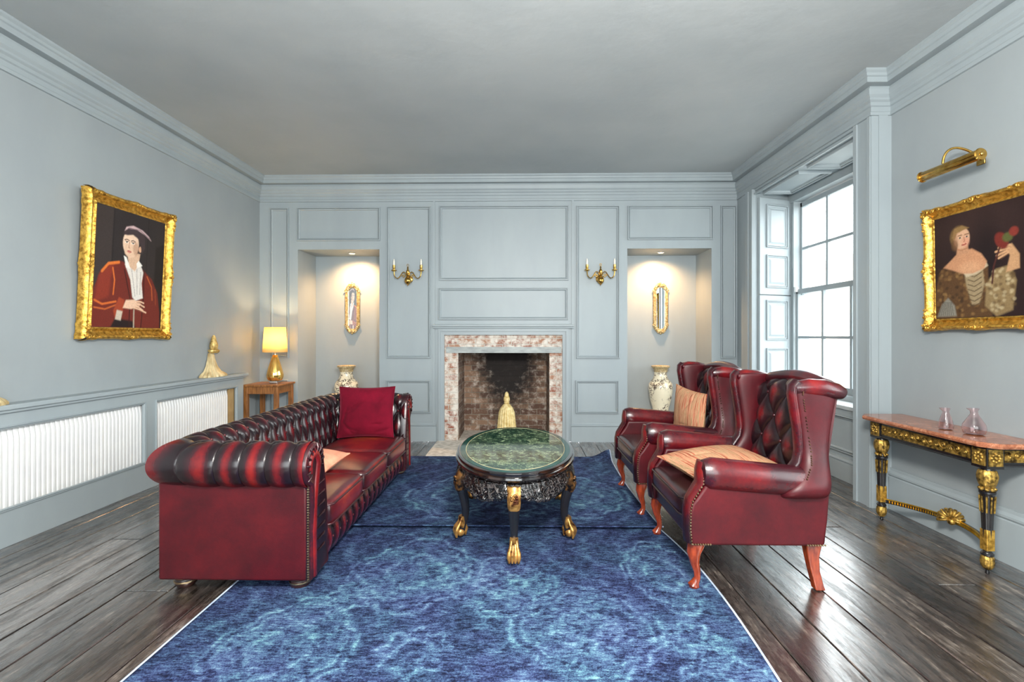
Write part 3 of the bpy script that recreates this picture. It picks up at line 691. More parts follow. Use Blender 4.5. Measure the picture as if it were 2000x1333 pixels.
# ------------------------------------------------------------------ rugs
def lump(x, y, cx, cy, s): return math.exp(-((x-cx)**2+(y-cy)**2)/(2*s*s))
def rug_pattern(x, y):
    v = 0.0
    def ring(r, r0, w): return math.exp(-((r-r0)/w)**2)
    def diamond(cx, cy, sx, sy):
        dx, dy = abs(x-cx)/sx, abs(y-cy)/sy; d = dx+dy; a = math.atan2((y-cy)/sy, (x-cx)/sx)
        d2 = (dx**1.25+dy**1.25)**(1/1.25)*(1+0.05*math.cos(12*a))
        q = ring(d2, 1.0, 0.045)*0.9+ring(d2, 0.86, 0.03)*0.6
        if d2 < 0.86: q += 0.22+0.4*abs(math.sin(16*dx+2*math.sin(9*dy))*math.sin(15*dy+2*math.cos(8*dx)))*0.8
        q += ring(d2, 0.45, 0.05)*0.5
        return q
    for (cx, cy, sx, sy) in ((-0.55, 2.55, 0.36, 0.42), (0.28, 2.05, 0.34, 0.36), (-0.1, 2.42, 0.30, 0.30), (0.75, 2.55, 0.22, 0.4), (-0.95, 1.9, 0.3, 0.4), (0.05, 1.45, 0.4, 0.3), (0.75, 1.6, 0.25, 0.35),
                             (-0.5, 3.75, 0.4, 0.5), (0.45, 3.75, 0.4, 0.5), (0.0, 4.5, 0.4, 0.35), (-0.4, 1.1, 0.4, 0.4)):
        v = max(v, diamond(cx, cy, sx, sy))
    # flowers
    for (cx, cy, r0) in ((-0.1, 2.42, 0.13), (0.28, 2.05, 0.14), (-0.42, 1.9, 0.16), (0.02, 3.5, 0.2), (0.7, 2.0, 0.12), (-0.8, 2.3, 0.13)):
        r = math.hypot(x-cx, y-cy); a = math.atan2(y-cy, x-cx)
        v = max(v, 0.9*ring(r, r0*(0.8+0.15*math.cos(8*a)), 0.015), 0.8*ring(r, r0*0.45, 0.015))
    v = max(v, 0.35*abs(math.sin(14*x+3*math.sin(5*y)))**10)
    return min(v, 1.2)
def make_rug_thing(label, x0, x1, y0, y1, zf, edge, xl=None):
    t = thing('rug', label, 'rug', (0, 0, 0))
    nu, nv = int((x1-x0)/0.014), int((y1-y0)/0.014)
    m = MB()
    def fn(u, v):
        x = x0+(x1-x0)*u; y = y0+(y1-y0)*v
        x, z = edge(x, y, u, v)
        return (x, y, zf+z, rug_pattern(x, y))
    m.grid(nu, nv, fn)
    m.build('pile', MAT['rug'], t, attr='pat', solid=0.007)
    m = MB()
    pts = [fn(0, j/60)[:3] for j in range(61)]; m.tube([(p[0]-0.004, p[1], p[2]-0.002) for p in pts], 0.0055, 6)
    m.build('edge_binding', MAT['rug_edge'], t); m = MB()
    pts = [fn(1, j/60)[:3] for j in range(61)]; m.tube([(p[0]+0.004, p[1], p[2]-0.002) for p in pts], 0.0055, 6)
    m.build('edge_binding', MAT['rug_edge'], t)
    return t
def edge_near(x, y, u, v): return (x + (0.035*math.sin((y-1.7)*2.3)*u if y > 1.7 else 0) - (0.03*(max(0, v-0.8)/0.2)**2)*u, 0.0)
def edge_far(x, y, u, v):
    z = 0.006*lump(x, y, x, 3.10, 0.05) 
    z += 0.075*math.exp(-((u-1.0)/0.05)**2)*math.exp(-((v-1)/0.06)**2)
    z += 0.012*max(0, 1-v/0.03) if v < 0.03 else 0
    return (x + 0.03*math.sin(v*PI)*u*(-1) , z)
make_rug_thing('blue overdyed rug nearest the camera, under sofa foot and chair foot', -1.43, 0.925, 0.5, 3.16, 0.008, edge_near)
make_rug_thing('blue overdyed rug further back under coffee table, with curled far corner', -1.30, 0.905, 3.10, 4.95, 0.017, edge_far)

# ------------------------------------------------------------------ chesterfield sofa (local x = forward, y = along its length)
def sgn(a): return -1 if a < 0 else 1
SOFA = (-1.39, 3.372, 0.0)
sofa = thing('chesterfield_sofa', 'long oxblood leather chesterfield sofa with buttoned back and rolled arms', 'sofa', SOFA)
RC, ZR = 0.110, 0.620      # roll radius and centre height
IN, FRX, BKX = 0.85, 0.375, -0.175   # inner line of the arms, front, inner line of back
def cross_section(t):
    """inner face then roll; returns d (outward), z, normal(d,z)"""
    L1 = 0.30; ang = math.radians(248); L2 = RC*ang; s = t*(L1+L2)
    if s < L1:
        k = s/L1; d = 0.0 + 0.050*k**1.5; z = 0.30 + (ZR-0.30)*k; return d, z, -1.0, 0.12
    a = PI - (s-L1)/RC
    return 0.16+RC*math.cos(a), ZR+RC*math.sin(a), math.cos(a), math.sin(a)
T_INNER = 0.30/(0.30+RC*math.radians(248))
T_CREST = (0.30+RC*math.radians(95))/(0.30+RC*math.radians(248))
TL = 0.30+RC*math.radians(248)
NARM, NCOR, NBK = 4, 2, 14
def phase(s):
    AL_ = FRX-BKX-0.06; arc_ = cr*PI/2; bl_ = 2*IN-2*cr; a = -0.5
    for L_, n in ((AL_, NARM), (arc_, NCOR), (bl_, NBK), (arc_, NCOR), (AL_, NARM)):
        if s <= L_: return a+n*s/L_
        s -= L_; a += n
    return a
def tuft(s, t, ws=0, s_off=0):
    a = phase(s); b = (t*TL-0.02)/0.125
    p, q = a+b*0.5*1.0, a-b*0.5*1.0
    A = abs(math.sin(PI*p)); B = abs(math.sin(PI*q))
    h1 = (A*B)**0.38
    pl = abs(math.sin(PI*(a+0.5*(1 if int(round((T_CREST*TL-0.02)/0.125)) % 2 else 0))))**0.42
    k = min(1, max(0, (t-T_CREST+0.03)/0.07)); k = k*k*(3-2*k)
    h = h1*(1-k)+pl*k
    return h, k
def inv_phase(a):
    AL_ = FRX-BKX-0.06; arc_ = cr*PI/2; bl_ = 2*IN-2*cr; a += 0.5; s = 0
    for L_, n in ((AL_, NARM), (arc_, NCOR), (bl_, NBK), (arc_, NCOR), (AL_, NARM)):
        if a <= n: return s+L_*a/n
        a -= n; s += L_
    return s
def sweep_piece(name, pathf, s0, s1, ns, nt, ws, soff, t0=0.0, t1=1.0):
    """pathf(s) -> (x, y, nx, ny, kscale) on the inner line with outward normal"""
    m = MB()
    def fn(u, v):
        s = inv_phase(phase(s0)+(phase(s1)-phase(s0))*u); t = t0+(t1-t0)*v
        x, y, nx, ny = pathf(s); d, z, nd, nz = cross_section(t)
        mk = (1/max(abs(nx), abs(ny)))**0.75; nx *= mk; ny *= mk
        h, k = tuft(s, t, ws, soff)
        amp = 0.030*(1-k)+0.010*k
        e = (h-0.75)*amp
        d2, z2 = d+nd*e, z+nz*e
        w = 0.02+0.78*max(0, (h-0.45)/0.55)**(2.2+1.2*k)*(0.75 if k < 0.5 else 0.95)
        return (x+nx*d2, y+ny*d2, z2, w)
    m.grid(ns, nt, fn); return m
AL = FRX-BKX-0.06     # straight arm length
cr = 0.05
def path(s):
    # U path from near arm front (s=0) ... counter, y=-IN side to y=+IN side
    a1 = AL; arc = cr*PI/2; bl = 2*IN-2*cr
    if s < a1: return (FRX-0.01-s, -IN, 0, -1)
    s -= a1; cx = FRX-0.01-a1
    if s < arc:
        th = s/cr; return (cx-cr*math.sin(th), -IN+cr-cr*math.cos(th), -math.sin(th), -math.cos(th))
    s -= arc; bx = cx-cr
    if s < bl: return (bx, -IN+cr+s, -1, 0)
    s -= bl
    if s < arc:
        th = s/cr; return (bx+cr-cr*math.cos(th), IN-cr+cr*math.sin(th), -math.cos(th), math.sin(th))
    s -= arc
    return (cx+s, IN, 0, 1)
arc = cr*PI/2; bl = 2*IN-2*cr; S_TOT = 2*AL+2*arc+bl
wsA = AL/4.0
# the three buttoned pieces: near arm, back, far arm
def u_piece(name, sa, sb, ns, ws, soff, label=None):
    m = sweep_piece(name, path, sa, sb, ns, 110, ws, soff)
    o = m.build(name, MAT['leather'], sofa); return o
arm_near = u_piece('arm', 0, AL+arc*0.5, 220, wsA, 0.06)
backrest = u_piece('backrest', AL+arc*0.5, AL+arc*1.5+bl, 420, bl/14.0, AL+arc)
arm_far = u_piece('arm', AL+arc*1.5+bl, S_TOT, 150, wsA, S_TOT-0.06)
# buttons sit where the diamonds meet
_bm = {}
def button(par, loc, r, mat):
    if r not in _bm:
        m = MB(); m.ball((0, 0, 0), r, 10, 6); o = m.build('button', mat, par, loc=loc); _bm[r] = o.data; return o
    o = bpy.data.objects.new('button', _bm[r]); C.objects.link(o); o.parent = par; o.location = loc; return o
def buttons(par, sa, sb, ws, soff):
    for jb in range(0, 5):
        t = (0.02+0.125*jb)/TL
        if t > T_CREST+0.02 or t < 0.12: continue
        d, z, nd, nz = cross_section(t); n = 3000; last = None
        for q in range(n+1):
            s = sa+(sb-sa)*q/n; a = phase(s)+(0.5 if jb % 2 else 0.0); f_ = math.floor(a)
            if last is not None and f_ != last and sa+0.02 < s < sb-0.02:
                x, y, nx, ny = path(s); mk = (1/max(abs(nx), abs(ny)))**0.75; e = -0.014
                button(par, (x+nx*mk*(d+nd*e), y+ny*mk*(d+nd*e), z+nz*e), 0.009, MAT['leather'])
            last = f_
buttons(arm_near, 0, AL+arc*0.5, wsA, 0.06); buttons(backrest, AL+arc*0.5, AL+arc*1.5+bl, bl/14.0, AL+arc); buttons(arm_far, AL+arc*1.5+bl, S_TOT, wsA, S_TOT-0.06)
# outside panels
m = MB()
m.prism([(0.355, -1.05), (0.355, -0.98), (-0.315, -0.98), (-0.315, 0.98), (0.355, 0.98), (0.355, 1.05), (-0.375, 1.05), (-0.375, -1.05)], 'z', 0.06, 0.545)
m.build('outer_panel', MAT['leather_plain'], sofa, bevel=0.012, bseg=3)
# scroll-fronted arm faces
def arm_front(side):
    prof = []
    for i in range(40):
        d, z, nd, nz = cross_section(i/39); prof.append((d, z))
    prof = [(0.0, 0.20)]+prof+[(0.195, 0.50), (0.197, 0.30), (0.198, 0.065), (0.0, 0.065)]
    def loop(inset, x):
        out = []; n = len(prof); cx, cz = 0.11, 0.42
        for i, (d, z) in enumerate(prof):
            a = Vector(prof[i-1]); b = Vector(prof[(i+1) % n]); tt = (b-a).normalized(); nn = Vector((-tt.y, tt.x))
            q = Vector((d, z)) - nn*inset
            out.append((x, side*(IN+q.x), q.y))
        return out
    m = MB(); rg = [loop(0.0, FRX-0.04), loop(0.0, FRX-0.012), loop(0.006, FRX+0.004), loop(0.018, FRX+0.010), loop(0.034, FRX+0.004)]
    w = [0.2, 0.25, 0.45, 0.3, 0.1]
    m.rings(rg, cap=True, w=w)
    o = m.build('arm_front', MAT['leather'], sofa)
    # narrow facing: closed question-mark strip
    pts = [(0.168, 0.075), (0.168, 0.30), (0.160, 0.44), (0.140, 0.53)]
    for k in range(0, 9):
        a = PI - k*PI*1.15/8; pts.append((0.165+0.048*math.cos(a), 0.615+0.058*math.sin(a)))
    m = MB(); m.tube([(FRX+0.004, side*(IN+d), z) for d, z in pts], [(0.010, 0.021)]*3+[(0.010, 0.023)]+[(0.010, 0.026-0.0018*k) for k in range(9)], 12, w=[0.72]*13, up=(1, 0, 0))
    m.build('arm_facing', MAT['leather'], sofa)
    # pleats radiating around the scroll
    m = MB()
    for k in range(11):
        a = PI*1.08-k*PI*1.3/10; c, s_ = math.cos(a), math.sin(a)
        m.tube([(FRX+0.012, side*(IN+0.163+0.062*c), ZR+0.062*s_), (FRX+0.013, side*(IN+0.161+0.082*c), ZR+0.082*s_), (FRX+0.006, side*(IN+0.16+0.102*c), ZR+0.102*s_)], [0.002, 0.0055, 0.003], 8, w=[0.1, 0.4, 0.25])
    for k in range(7):
        z = 0.18+k*0.055; m.tube([(FRX+0.006, side*(IN+0.125), z), (FRX+0.008, side*(IN+0.065), z+0.006), (FRX-0.006, side*(IN+0.012), z+0.012)], [0.002, 0.005, 0.002], 8, w=[0.1, 0.3, 0.2])
    o2 = m.build('pleating', MAT['leather'], sofa); o2['kind'] = 'stuff'
    m = MB(); z = 0.07
    while z < 0.53: m.ball((FRX-0.012, side*1.052, z), 0.0056, 6, 4); z += 0.0125
    o3 = m.build('nail_trim', MAT['nail'], sofa); o3['kind'] = 'stuff'
arm_front(-1); arm_front(1)
# cushions
def seat_cushion(cx, cy, cz, lx, ly, h, mat, par, crown=0.03, name='seat_cushion', wf=None):
    m = MB(); n = 40
    def sq(u, v, top):
        a, b = math.sin(PI/2*(2*u-1)), math.sin(PI/2*(2*v-1))
        # rounded plan and crown
        ex = 1-max(0, abs(a)-0.86)/0.14; ey = 1-max(0, abs(b)-0.86)/0.14
        rx = math.sqrt(max(0, 1-(1-ex)**2)); ry = math.sqrt(max(0, 1-(1-ey)**2)); r = min(rx, 1)*min(ry, 1)
        zz = (h*0.5*r**0.55 + crown*(1-a*a)*(1-b*b)) if top else -(h*0.5*r**0.55)
        wv = 0.42
        if top: wv = 0.16+0.62*(1-a*a)**1.5*(1-b*b*0.6)
        if abs(a) > 0.93: wv = 0.62*(1-abs(b)**4)
        return (cx+a*lx/2*(1-0.05*abs(b)**8), cy+b*ly/2*(1-0.05*abs(a)**8), cz+zz, wv)
    m.grid(n, n, lambda u, v: sq(u, v, True)); m.grid(n, n, lambda u, v: sq(u, v, False))
    o = m.build(name, mat, par)
    m = MB()
    for z in (cz+h*0.36, cz-h*0.36):
        r = 0.05; pts = []
        for (sx, sy, a0) in ((1, -1, -PI/2), (1, 1, 0), (-1, 1, PI/2), (-1, -1, PI)):
            for k in range(6):
                a = a0+k*PI/10; pts.append((cx+sx*(lx/2-r-0.003)+r*math.cos(a)*1.0, cy+sy*(ly/2-r-0.003)+r*math.sin(a), z))
        pts.append(pts[0]); m.tube(pts, 0.0055, 8, w=[0.12]*len(pts))
    m.build('piping', mat, o); return o
for k in range(3):
    seat_cushion(0.108, -0.565+0.565*k, 0.304, 0.575, 0.560, 0.142, MAT['seat_leather'], sofa, 0.028)
# pleated front rail
m = MB(); npl = 16
def fr(u, v):
    y = -0.845+1.69*u; a = u*npl; h = abs(math.sin(PI*a))**0.45; ang = v*PI
    x = 0.335+0.022*math.sin(ang)**0.5+0.016*h*math.sin(ang)
    return (x, y, 0.065+0.18*v, 0.02+0.72*max(0, (h-0.5)/0.5)**1.8)
m.grid(320, 14, fr); m.box((-0.31, -0.98, 0.07), (0.335, 0.98, 0.235)); m.build('front_rail', MAT['leather'], sofa)
for k in range(1, npl): button(sofa, (0.360, -0.845+1.69*k/npl, 0.155), 0.009, MAT['leather'])
for (x, y) in ((0.29, -0.97), (-0.29, -0.97), (0.29, 0.97), (-0.29, 0.97)):
    m = MB(); m.lathe([(0.036, 0), (0.048, 0.012), (0.052, 0.028), (0.048, 0.042), (0.054, 0.048), (0.054, 0.062)], c=(x, y, 0.0), n=20); ft = m.build('foot', MAT['darkfoot'], sofa)
    m = MB(); m.lathe([(0.0535, 0.026), (0.0545, 0.030), (0.0535, 0.034)], c=(x, y, 0.0), n=20); m.lathe([(0.0555, 0.050), (0.0562, 0.054), (0.0555, 0.058)], c=(x, y, 0.0), n=20); b_ = m.build('metal_band', MAT['nail'], ft); b_['kind'] = 'stuff'

# ------------------------------------------------------------------ scatter cushions
def cushion(name, label, loc, size, th, mat, rot, group=None, crease=0.0, seed=1):
    t = thing(name, label, 'cushion', loc, 0, group); t.rotation_euler = rot
    rnd = random.Random(seed); m = MB(); n = 30; lx, ly = size
    wr = [(rnd.uniform(-0.9, 0.9), rnd.uniform(-0.9, 0.9), rnd.uniform(0, PI), rnd.uniform(0.15, 0.4)) for _ in range(7)]
    def fn(u, v, s):
        a, b = 2*u-1, 2*v-1
        pull = 0.07
        x = a*lx/2*(1-pull*(1-b*b)); y = b*ly/2*(1-pull*(1-a*a))
        r = ((1-abs(a)**2.4)*(1-abs(b)**2.4)); z = th/2*max(r, 0)**0.55
        for (wx, wy, wa, wl) in wr:
            dx, dy = a-wx, b-wy; q = dx*math.cos(wa)+dy*math.sin(wa); p = -dx*math.sin(wa)+dy*math.cos(wa)
            z -= crease*math.exp(-(q/0.05)**2-(p/wl)**2)*min(1, r*4)
        return (x, y, s*z, 0.5)
    m.grid(n*2, n*2, lambda u, v: fn(u, v, 1)); m.grid(n*2, n*2, lambda u, v: fn(u, v, -1))
    m.build('cover', mat, t)
    m = MB(); pts = []
    for (a0, b0, a1, b1) in ((-1, -1, 1, -1), (1, -1, 1, 1), (1, 1, -1, 1), (-1, 1, -1, -1)):
        for k in range(12): u = k/12; p = fn((1+a0+(a1-a0)*u)/2, (1+b0+(b1-b0)*u)/2, 1); pts.append((p[0], p[1], 0))
    pts.append(pts[0]); m.tube(pts, 0.004, 6); m.build('seam', mat, t); return t
cushion('velvet_cushion', 'square maroon velvet cushion standing at the far end of the sofa', (-1.31, 4.09, 0.605), (0.47, 0.43), 0.15, MAT['velvet'], (math.radians(80), 0, math.radians(4)), crease=0.012, seed=4)
cushion('peach_cushion', 'peach cushion lying on sofa seat, one pointed corner showing behind the near arm', (-1.345, 3.00, 0.462), (0.40, 0.40), 0.13, MAT['peach'], (math.radians(5), math.radians(2), math.radians(-4)), crease=0.012, seed=8)

# ------------------------------------------------------------------ wing armchairs (local x = forward)
CH = (1.172, 2.735, 0.0)
chair = thing('wing_armchair', 'oxblood leather wing armchair nearest the camera, with striped cushion lying on seat', 'armchair', CH, PI, 'pair of leather wing armchairs'); chair.scale = (1, 1, 0.985)
def sidepoly(y0, y1, name):
    pts = [(-0.30, 0.235), (0.345, 0.235), (0.35, 0.30), (0.348, 0.40), (0.340, 0.44), (0.312, 0.475), (0.282, 0.52), (0.268, 0.56), (0.05, 0.56), (-0.26, 0.53), (-0.325, 0.50), (-0.315, 0.36)]
    m = MB(); m.prism(pts, 'y', y0, y1); return m.build(name, MAT['leather_plain'], chair, bevel=0.014, bseg=3)
for s in (-1, 1):
    sidepoly(s*0.375, s*0.285, 'side_panel')
    # rolled arm
    pts = []; rad = []; w = []
    for k in range(15):
        u = k/14; x = 0.282-0.48*u
        z = 0.592-0.042*u; y = s*(0.350+0.004*math.sin(u*PI))
        r = 0.078-0.004*u; pts.append((x, y, z)); rad.append((r, r*0.86)); w.append(0.62-0.3*abs(u-0.4) if k else 0.3)
    rad[0] = (0.062, 0.052); pts.insert(0, (0.291, s*0.350, 0.590)); rad.insert(0, (0.03, 0.026)); w.insert(0, 0.3)
    m = MB(); m.tube(pts, rad, 28, w=w, up=(0, 0, 1)); arm = m.build('arm', MAT['leather'], chair)
    # front post: S-curved facing that flows into the arm scroll
    m = MB(); pp = [(0.345, 0.245), (0.352, 0.32), (0.350, 0.41), (0.340, 0.455), (0.316, 0.495), (0.290, 0.54), (0.288, 0.60), (0.284, 0.645)]
    m.tube([(x, s*0.331, z) for x, z in pp], [(0.018, 0.044)]*4+[(0.018, 0.045), (0.018, 0.050), (0.018, 0.052), (0.014, 0.034)], 14, up=(1, 0, 0), w=[0.2, 0.3, 0.5, 0.6, 0.5, 0.5, 0.7, 0.5]); m.build('arm_facing', MAT['leather'], chair)
    # outside nails along post and arm
    m = MB()
    for i in range(len(pp)-2):
        (xa, za), (xb, zb) = pp[i], pp[i+1]; n = max(1, int(math.hypot(xb-xa, zb-za)/0.014))
        for k in range(n): u = k/n; m.ball((xa+(xb-xa)*u-0.004, s*0.378, za+(zb-za)*u), 0.0052, 6, 4)
    for x0 in (0.335, -0.215):
        for k in range(8): m.ball((x0-0.012*k, s*0.377, 0.243), 0.0052, 6, 4)
    o = m.build('nail_trim', MAT['nail'], chair); o['kind'] = 'stuff'
    # wing: front edge and back edge vary with height
    wz = [0.468, 0.476, 0.505, 0.54, 0.58, 0.64, 0.70, 0.80, 0.90, 0.98, 1.02, 1.04]
    wfx = [-0.10, -0.085, -0.095, -0.125, -0.165, -0.205, -0.215, -0.205, -0.19, -0.178, -0.18, -0.20]
    wyo = [0.370, 0.400, 0.432, 0.434, 0.418, 0.388, 0.366, 0.357, 0.360, 0.363, 0.364, 0.364]
    wbx = [-0.316, -0.318, -0.322, -0.325, -0.328, -0.332, -0.337, -0.352, -0.37, -0.384, -0.388, -0.385]
    rings = []; w = []
    for z, a, b, yy_ in zip(wz, wfx, wbx, wyo):
        k = (z-0.55)/0.5; yo = s*yy_; yi = s*(0.290+0.006*k); n = []
        for (x, y) in ((b, yo), ((a+b)/2, yo+s*0.004), (a-0.02, yo), (a+0.004, (yo*0.75+yi*0.25)), (a+0.006, (yo+yi)/2), (a, yi), ((a*0.7+b*0.3), yi-s*0.012), ((a+b)/2, yi-s*0.012), (b, yi)):
            n.append((x, y, z))
        rings.append(n)
    for i in range(len(rings)): w.append(0.45)
    m = MB(); m.rings(rings, w=w); m.build('wing', MAT['leather_plain'], chair, sub=2)
    # rolled front edge of wing and roll over top
    m = MB(); m.tube([(a+0.012, s*(0.318+0.010*(z-0.55)/0.5), z) for z, a in list(zip(wz, wfx))[4:]], [(0.020, 0.034)]*8, 14, up=(1, 0, 0), w=[0.25, 0.4, 0.5, 0.5, 0.55, 0.5, 0.4, 0.3]); m.build('wing_edge', MAT['leather'], chair)
    m = MB()
    m.tube([(-0.172, s*0.325, 1.008), (-0.18, s*0.328, 1.010), (-0.24, s*0.338, 1.015), (-0.31, s*0.342, 1.01), (-0.37, s*0.342, 0.995), (-0.40, s*0.338, 0.985), (-0.408, s*0.33, 0.98)], [0.012, 0.034, 0.042, 0.044, 0.042, 0.032, 0.01], 18, w=[0.2, 0.4, 0.75, 0.5, 0.35, 0.3, 0.2]); m.build('wing_roll', MAT['leather'], chair)
    m = MB()
    for i in range(4, len(wz)-1):
        for k in range(5):
            u = k/6; z = wz[i]+(wz[i+1]-wz[i])*u; a = wfx[i]+(wfx[i+1]-wfx[i])*u
            yq = wyo[i]+(wyo[i+1]-wyo[i])*u
            if z < 1.0: m.ball((a-0.022, s*(yq+0.001), z), 0.0042, 6, 4)
    o = m.build('wing_nails', MAT['nail_dark'], chair); o['kind'] = 'stuff'
# buttoned back
def backf(u, v):
    y = -0.285+0.57*u; z = 0.40+0.625*v
    a = (y/0.105); b = (z-0.42)/0.125
    p, q = a/1.0*0.5*2*0.5+b*0.5+0.5, a*0.5-b*0.5
    A, B = abs(math.sin(PI*(a*0.5*2*0.5*2*0.5+b*0.5))), abs(math.sin(PI*(a*0.5-b*0.5)))
    h = (A*B)**0.38
    crest = 0.035*math.cos(y/0.30*PI/2)
    zz = z+crest*v**3
    top = max(0, (v-0.86)/0.14)
    x = -0.225-0.10*v + 0.035*(h-0.6) - 0.09*top**2.2 
    zz -= 0.010*top**2
    return (x, y, zz, 0.02+0.75*max(0, (h-0.45)/0.55)**2)
m = MB(); m.grid(110, 110, backf); m.build('backrest', MAT['leather'], chair)
for i in range(-5, 6):
    for j in range(0, 6):
        a = i; b = j
        if (i+j) % 2: continue
        y = a*0.105; z = 0.42+b*0.125
        if abs(y) > 0.27 or z > 0.98: continue
        v = (z-0.40)/0.625; button(chair, (-0.225-0.10*v-0.016, y*0.98, z+0.035*math.cos(y/0.30*PI/2)*v**3), 0.010, MAT['leather'])
m = MB()
rings = []
for k in range(9):
    v = k/8; z = 0.235+0.765*v; xb = -0.30-0.09*max(0, (z-0.40)/0.64)**1.1; crest = 0.035 if k == 8 else 0
    rings.append([(xb, -0.345, z), (xb, -0.2, z+crest*0.7), (xb, 0, z+crest), (xb, 0.2, z+crest*0.7), (xb, 0.345, z), (xb+0.022, 0.33, z), (xb+0.022, 0, z+crest), (xb+0.022, -0.33, z)])
m.rings(rings, w=[0.4]*9); m.build('back_panel', MAT['leather_plain'], chair)
m = MB(); m.tube([(-0.375-0.02*math.cos(y_/0.33*PI/2), y_, 0.998+0.042*math.cos(y_/0.33*PI/2)) for y_ in [-0.33+0.055*k for k in range(13)]], [0.022]+[0.036]*11+[0.022], 16, w=[0.3]+[0.5]*11+[0.3]); m.build('back_crest', MAT['leather'], chair)
# seat
m = MB(); m.box((-0.29, -0.30, 0.24), (0.333, 0.30, 0.335)); m.build('seat_rail', MAT['dark_leather'], chair, bevel=0.012)
seat_cushion(0.055, 0, 0.392, 0.62, 0.575, 0.125, MAT['dark_leather'], chair, 0.022)
def cab(x, y, sx, sy):
    m = MB(); pts = [(x, y, 0.26), (x+sx*0.004, y+sy*0.003, 0.225), (x+sx*0.016, y+sy*0.006, 0.185), (x+sx*0.012, y+sy*0.004, 0.14), (x-sx*0.002, y, 0.09), (x-sx*0.004, y, 0.055), (x+sx*0.006, y, 0.034), (x+sx*0.014, y, 0.018), (x+sx*0.014, y, 0.004)]
    m.tube(pts, [0.040, 0.041, 0.034, 0.024, 0.017, 0.0155, 0.019, 0.028, 0.022], 16, up=(1, 0, 0)); return m
for s in (-1, 1):
    cab(0.300, s*0.325, 1, s).build('leg', MAT['mahogany'], chair)
    rings = [[(x+a*hw, s*0.325+b*hd, z) for a, b in ((-1, -1), (1, -1), (1, 1), (-1, 1))] for (x, z, hw, hd) in ((-0.265, 0.26, 0.040, 0.030), (-0.262, 0.225, 0.036, 0.028), (-0.262, 0.17, 0.027, 0.024), (-0.272, 0.10, 0.022, 0.022), (-0.290, 0.03, 0.022, 0.022), (-0.298, 0.003, 0.024, 0.022))]
    m = MB(); m.rings(rings); m.build('leg', MAT['mahogany'], chair, bevel=0.005)
chair2 = copy_tree(chair, (1.150, 3.70, 0.0), PI, 'leather wing armchair further from the camera, with striped cushion upright against its back')

cushion('striped_cushion', 'orange striped chenille cushion lying flat on nearest wing armchair seat', (1.125, 2.73, 0.535), (0.52, 0.48), 0.15, MAT['striped'], (math.radians(3), math.radians(-4), math.radians(12)), 'striped chair cushions', crease=0.006, seed=3)
cushion('striped_cushion', 'orange striped chenille cushion standing upright in the farther wing armchair', (1.27, 3.66, 0.665), (0.37, 0.38), 0.12, MAT['striped'], (math.radians(90), math.radians(6), math.radians(-74)), 'striped chair cushions', crease=0.006, seed=5)

# ------------------------------------------------------------------ oval coffee table
TC = (-0.035, 3.305, 0.017)
tb = thing('coffee_table', 'oval black lacquer coffee table with green stone top and gilt claw feet', 'coffee table', TC)
RX, RY, TZ = 0.385, 0.670, 0.485
def oval(prof, seg=96, mod=None):
    m = MB(); rings = []
    for (o, z) in prof:
        rings.append([((RX+o)*math.cos(2*PI*j/seg), (RY+o)*math.sin(2*PI*j/seg), z if mod is None else mod(2*PI*j/seg, o, z)) for j in range(seg)])
    return m, rings
m, r = oval([(-0.03, TZ-0.07), (-0.02, TZ-0.06), (0.0, TZ-0.055), (0.012, TZ-0.04), (0.010, TZ-0.028), (0.0, TZ-0.024), (0.004, TZ-0.014), (0.002, TZ-0.004), (-0.010, TZ), (-0.020, TZ-0.001)])
m.rings(r); m.build('top_rim', MAT['rim'], tb)
m, r = oval([(-0.018, TZ-0.006), (-0.018, TZ+0.001), (-0.056, TZ+0.0012)]); m.rings(r, cap=False); m.build('stone_border', MAT['greenrim'], tb)
m, r = oval([(-0.056, TZ-0.004), (-0.056, TZ+0.0014)]); m.rings(r); m.build('stone_inset', MAT['greenmarble'], tb)
m, r = oval([(-0.057, TZ+0.0012), (-0.056, TZ+0.0022), (-0.054, TZ+0.0022), (-0.053, TZ+0.0012)]); m.rings(r, cap=False); m.build('inlaid_line', MAT['tassel'], tb)
LEGA = [-PI/2, -PI/2+1.03, PI/2-1.03, PI/2, PI/2+1.03, 3*PI/2-1.03]
def lowz(a, o, z):
    if z > TZ-0.12: return z
    d = min(abs(math.atan2(math.sin(a-b), math.cos(a-b))) for b in LEGA)
    return z + 0.020*math.cos(d*PI/0.52*1.0) - 0.008*abs(math.sin(a*22))
m, r = oval([(-0.05, TZ-0.06), (-0.012, TZ-0.068), (-0.006, TZ-0.085), (0.000, TZ-0.10), (0.010, TZ-0.125), (0.012, TZ-0.14), (0.002, TZ-0.155), (-0.02, TZ-0.155), (-0.03, TZ-0.13), (-0.04, TZ-0.08)], 240, lowz)
r = [[(x*(1+0.010*math.sin(40*math.atan2(y, x*1.6)+i*1.3)), y*(1+0.006*math.sin(53*math.atan2(y, x*1.6)-i)), z) for (x, y, z) in ring] for i, ring in enumerate(r)]
m.rings(r, cap=False); m.build('carved_apron', MAT['carved_black'], tb)
